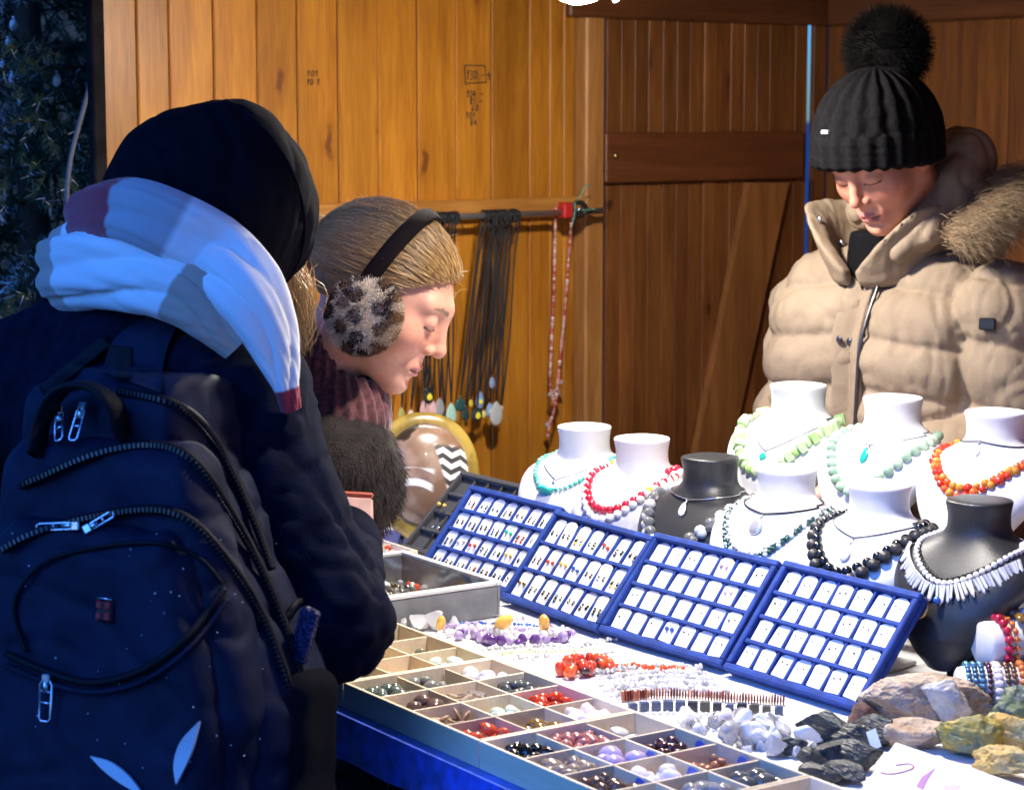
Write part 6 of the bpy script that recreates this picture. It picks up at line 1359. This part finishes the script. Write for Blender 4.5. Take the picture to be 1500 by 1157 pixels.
# ---- backpack
bk = norm(A(-.42,-.907,0)); bR = A(.907,-.42,0); lean = math.radians(7); bU = norm(A(0,0,1)*math.cos(lean)-bk*math.sin(lean)*1.0); bY = np.cross(bU, bR); bY = bY*np.sign(bY@bk)
BM = np.stack([bR, bY, bU], 1); BC = at(232, 880, 2.36)
pack = thing('backpack', 'dark blue backpack with zips worn by the hooded person', 'backpack', BC)
def lb(P): return (np.asarray(P, float)-BC)@BM
def wb(P): return BC+np.asarray(P, float)@BM.T
def wid(z, x=None):
    k = np.where(x > 0, 1.25, .12) if x is not None else 1.0
    return .182-.30*k*np.maximum(z+.10, 0)**1.2
def main_f(p):
    w_ = np.maximum(wid(p[:, 2], p[:, 0])-np.where(p[:, 0] > 0, .28*np.maximum(p[:, 2]+.08, 0)**1.2, 0), .05); q = p.copy(); q[:, 0] = p[:, 0]*.178/w_; return smax(d_box(q, (0,-.02,-.02), (.178,.085,.272), .055)*.9, -1e3+0*q[:, 0], .01)
def mid_f(p):
    w_ = wid(p[:, 2], p[:, 0])-.014; q = p.copy(); q[:, 0] = p[:, 0]*.164/w_; return d_box(q, (0,.055,-.05), (.164,.045,.228), .040)*.9
def frt_f(p):
    w_ = wid(p[:, 2]+.02, p[:, 0])-.030; q = p.copy(); q[:, 0] = p[:, 0]*.148/w_; return d_box(q, (0,.088,-.115), (.148,.044,.205), .040)*.9
def pack_f(p): return np.minimum(np.minimum(main_f(p), mid_f(p)), frt_f(p))
NYL = mat('navy_nylon', (.0080,.0110,.030), .6, spec=.16, var=(26,.75,1.3), bump=(900,.5,.0012)); NYD = mat('black_nylon', (.004,.004,.007), .6, spec=.2, bump=(900,.5,.0012))
for nm, f_, b_ in (('main_compartment', main_f, 1), ('middle_pocket', mid_f, 2), ('front_pocket', frt_f, 3)):
    V, F = surf(f_, (-.21,-.13,-.34), (.21,.16,.29), .0062, 1); Nn = nrm(f_, V); V = V+Nn*(.008*noise(V*8+b_*3)+.0045*noise(V*A(20,20,12)+b_)-.004*np.maximum(.12-np.abs(noise(V*A(9,9,14)+b_*5)), 0)/.12+.0012*noise(V*60))[:, None]; mk(nm, (wb(V), F), NYL, pack, org=BC)
def onpack(px, py, o=.0, f=None):
    a = at(px, py, 1.9); b = at(px, py, 2.6); la, lb_ = lb(a[None])[0], lb(b[None])[0]; q = march(f or pack_f, [la], lb_-la, 90, .8)[0]; return q-norm(lb_-la)*o
def seamline(nm, pix, r, m, o=.002, n=70, par=pack): 
    pq = spline(np.array([(x, y, 0) for x, y in pix]), n); P = np.array([onpack(x, y, o+.005) for x, y, _ in pq]); P = np.stack([np.convolve(np.pad(P[:, k], 3, 'edge'), np.ones(7)/7, 'valid') for k in range(3)], 1); return mk(nm, tube(wb(P), r, 6), m, par, org=BC), P
ZIPM = mat('zip_teeth', (.015,.016,.022), .3, spec=.8)
def zipper(pix, n=70):
    o, P = seamline('zipper', pix, .0052, NYD, .001, n); Q = resample(P, .0052); ts = []
    for k, q in enumerate(Q):
        T = norm(Q[min(k+1,len(Q)-1)]-Q[max(k-1,0)]); nn = A(0,1,0)-T*T[1]; nn = norm(nn); sd = np.cross(T, nn); V, F = box(-.0013,.0013,-.0026,.0026,.0,.0016); ts.append((q+nn*.0046+V[:, :1]*T+V[:, 1:2]*sd+V[:, 2:]*nn, F))
    mk('zip_tooth_row', (lambda J: (wb(J[0]), J[1]))(join(*ts)), ZIPM, o, False, org=BC); return o
zipper(((2,722),(60,700),(130,668),(200,652),(258,656),(300,690),(345,760),(392,850),(430,950),(462,1060),(485,1150)))
zipper(((0,808),(40,785),(90,768),(160,752),(235,745),(285,765),(330,815),(375,880),(410,960),(440,1060),(460,1156)))
zipper(((168,572),(215,580),(262,594),(305,630),(345,700),(380,780),(400,838)))
seamline('piping', ((4,955),(60,980),(130,1000),(200,985),(262,945),(305,895),(330,860)), .0042, NYD, .0005)
seamline('piping', ((2,972),(60,996),(130,1014),(205,1000),(268,958),(312,908),(334,876)), .0030, NYL, .0005)
seamline('piping', ((40,960),(20,900),(30,860),(70,820),(150,800),(230,795),(290,815),(328,858)), .0026, NYD, .0005)
# haul loop and straps
P = spline(np.array([onpack(52, 668, .008), onpack(62, 615, .03), onpack(90, 572, .045), onpack(132, 566, .045), onpack(166, 592, .03), onpack(182, 640, .008)]), 40)
T = np.gradient(P, axis=0); T /= np.linalg.norm(T, axis=1)[:, None]; Sd = np.cross(T, A(0,1,0)); Sd /= np.linalg.norm(Sd, axis=1)[:, None]; Od = np.cross(Sd, T); a8 = np.arange(10)*2*math.pi/10
V = (P[:, None]+Od[:, None]*np.cos(a8)[None,:,None]*.016+Sd[:, None]*np.sin(a8)[None,:,None]*.0055).reshape(-1,3); F = np.array([(i*10+k, i*10+(k+1)%10, (i+1)*10+(k+1)%10, (i+1)*10+k) for i in range(39) for k in range(10)]); mk('haul_loop', (wb(V), F), NYD, pack, org=BC)
allf = lambda p: np.minimum(jack1(p), np.minimum(chain(LOW)(p), chain(UPP)(p))+.5)
def ribbon(nm, left, right, o, m, nseg=30, nw=7, th=.006):
    Lp, Rp = spline(np.array([(x, y, 0) for x, y in left]), nseg), spline(np.array([(x, y, 0) for x, y in right]), nseg); G = []
    for a, b in zip(Lp, Rp):
        for k in range(nw):
            x, y = (a+(b-a)*k/(nw-1))[:2]; a0, b0 = at(x, y, 1.9), at(x, y, 3.2); q = march(lambda p: np.minimum(jack1(p), pack_f(lb(p))), [a0], b0-a0, 110, 1.6)[0]; G.append(q-norm(b0-a0)*(o+.004*math.sin(math.pi*k/(nw-1))))
    G = np.array(G); bkv = norm(at(250, 500, 3)-at(250, 500, 2)); G2 = G+bkv*th; N_ = len(G); F = []
    for i in range(nseg-1):
        for k in range(nw-1): c = i*nw+k; F += [(c, c+1, c+nw+1, c+nw), (N_+c, N_+c+nw, N_+c+nw+1, N_+c+1)]
    for i in range(nseg-1):
        for k in (0, nw-1): c = i*nw+k; F.append((c, c+nw, N_+c+nw, N_+c))
    for c0_ in (0, (nseg-1)*nw):
        for k in range(nw-1): F.append((c0_+k, c0_+k+1, N_+c0_+k+1, N_+c0_+k))
    return mk(nm, (np.concatenate([G, G2]), F), m, pack, org=BC)
ribbon('shoulder_strap', ((150,545),(165,500),(205,468),(255,446),(300,436),(330,440)), ((236,575),(240,530),(252,492),(272,466),(305,452),(332,452)), .012, NYL)
ribbon('webbing', ((56,566),(90,540),(122,515),(152,490)), ((64,580),(98,556),(130,530),(162,505)), .010, NYD, 16, 3, .004)
ribbon('strap_patch', ((158,505),(160,530),(162,552)), ((192,508),(192,532),(194,554)), .020, NYD, 10, 4, .003)
# zip pulls
CHR = mat('zip_metal', (.62,.64,.68), .25, 1.0)
def puller(pix, w_=.005, o=.010):
    P = np.array([onpack(x, y, o) for x, y in pix]); d = P[-1]-P[0]; L = np.linalg.norm(d); T = d/L; sd = norm(np.cross(T, A(0,1,0))); k = .0016
    ring = [P[0]+sd*w_*.55, P[0]+sd*w_+T*L*.1, P[-1]+sd*w_-T*L*.08, P[-1]+sd*w_*.6, P[-1]-sd*w_*.6, P[-1]-sd*w_-T*L*.08, P[0]-sd*w_+T*L*.1, P[0]-sd*w_*.55]
    pl_ = mk('zip_pull', join(tube(wb(np.array(ring)), k, 6, closed=True), tube(wb(np.array([P[0]+T*L*.28-sd*w_, P[0]+T*L*.28+sd*w_])), k, 6), tube(wb(np.array([P[0]+T*L*.55-sd*w_, P[0]+T*L*.55+sd*w_])), k, 6), tube(wb(np.array([P[0]-sd*.001, P[0]+T*L*.3])), .0035, 6)), CHR, pack, org=BC)
    V, F = box(-.005,.005,-.003,.003,-.005,.004,.0012); mk('slider', (wb(P[0]-T*.003+V[:, :1]*sd+V[:, 1:2]*A(0,1,0)-V[:, 2:]*T), F), CHR, pl_, False, org=BC)
puller(((68,996),(65,1056)), .0075); puller(((86,604),(86,645)), .0052, .018); puller(((120,598),(106,645)), .0052, .018); puller(((108,770),(54,772)), .0035); puller(((132,772),(166,752)), .0035)
# badge, four red fields and a dark cross
q = onpack(153, 894, .004); V, F = box(-.0105,.0105,-.0025,.0025,-.0120,.0120,.0024); bd = mk('badge', (wb(q+V), F), mat('badge_dark', (.03,.012,.014), .3, .3), pack, False, org=BC)
for sx, sz in ((-1,-1),(-1,1),(1,-1),(1,1)): V, F = box(-.0038,.0038,.0,.0038,-.0042,.0042,.0014); mk('badge_field', (wb(q+V+A(sx*.0053,.0005,sz*.006)), F), mat('badge_red', (.35,.012,.02), .25, coat=.6), bd, False, org=BC)
mk('badge_rim', tube(wb(q+np.array([(-.010,.002,.0122),(0,.002,.013),(.010,.002,.0122)])), .001, 5), CHR, bd, org=BC)
def crescent(up, lo, n=16):
    U, Lw = (np.array([onpack(x, y, .009) for x, y, _ in spline(np.array([(x, y, 0) for x, y in q]), n)]) for q in (up, lo)); V = np.concatenate([U, Lw, U+A(0,-.003,0), Lw+A(0,-.003,0)])
    F = [f for i in range(n-1) for f in ((i, i+1, n+i+1, n+i), (2*n+i, 3*n+i, 3*n+i+1, 2*n+i+1), (i, 2*n+i, 2*n+i+1, i+1), (n+i, n+i+1, 3*n+i+1, 3*n+i))]
    mk('reflective_mark', (wb(V), F), mat('reflective_print', (.55,.60,.66), .35), pack, False, org=BC)
crescent(((257,1148),(254,1118),(264,1086),(291,1056)), ((258,1148),(269,1126),(282,1096),(292,1057))); crescent(((132,1107),(162,1116),(188,1136),(208,1162)), ((132,1108),(150,1127),(176,1147),(206,1164)))
# mesh side pocket with a small packet
def side_f(p): return smin(d_box(p, (.174,-.030,-.165), (.024,.046,.105), .021), d_box(p, (.172,-.030,-.25), (.034,.050,.040), .028), .05)
V, F = surf(side_f, (.10,-.12,-.32), (.25,.10,.0), .006, 1); V = V+nrm(side_f, V)*(.006*noise(V*20))[:, None]; sp_ = mk('side_pocket', (wb(V), F), mat('mesh_fabric', (.006,.006,.009), .9, spec=.1, bump=(1500,1,.002)), pack, org=BC)
mk('pocket_hem', tube(wb(spline([onpack(x, y, .004, lambda p: np.minimum(side_f(p), pack_f(p))) for x, y in ((418,905),(440,880),(462,895),(480,950),(498,975))], 24)), .004, 6), NYD, sp_, org=BC)
V, F = box(-.012,.012,-.006,.006,-.03,.03,.003); q = lb(at(446, 930, 2.30)[None])[0]; pk = mk('blue_packet', (wb(q+V@np.array(Euler((.1,.2,.2)).to_matrix()).T), F), mat('blue_foil', (.008,.012,.06), .2, .3, bump=(160,1,.006)), pack, False, org=BC)
ds = [onpack(x, y, .001) for x, y in zip(rng.uniform(5,440,46), rng.uniform(760,1130,46))]; dv_, df_ = ico(1, .00085)
o = mk('water_drops', joinq([(wb(q+dv_*random.uniform(.5,1.3)), df_) for q in ds]), mat('drop_sparkle_white', (.8,.82,.85), .2), pack, org=BC); o['kind'] = 'stuff'  # water drops, their sparkle put in as a white base colour
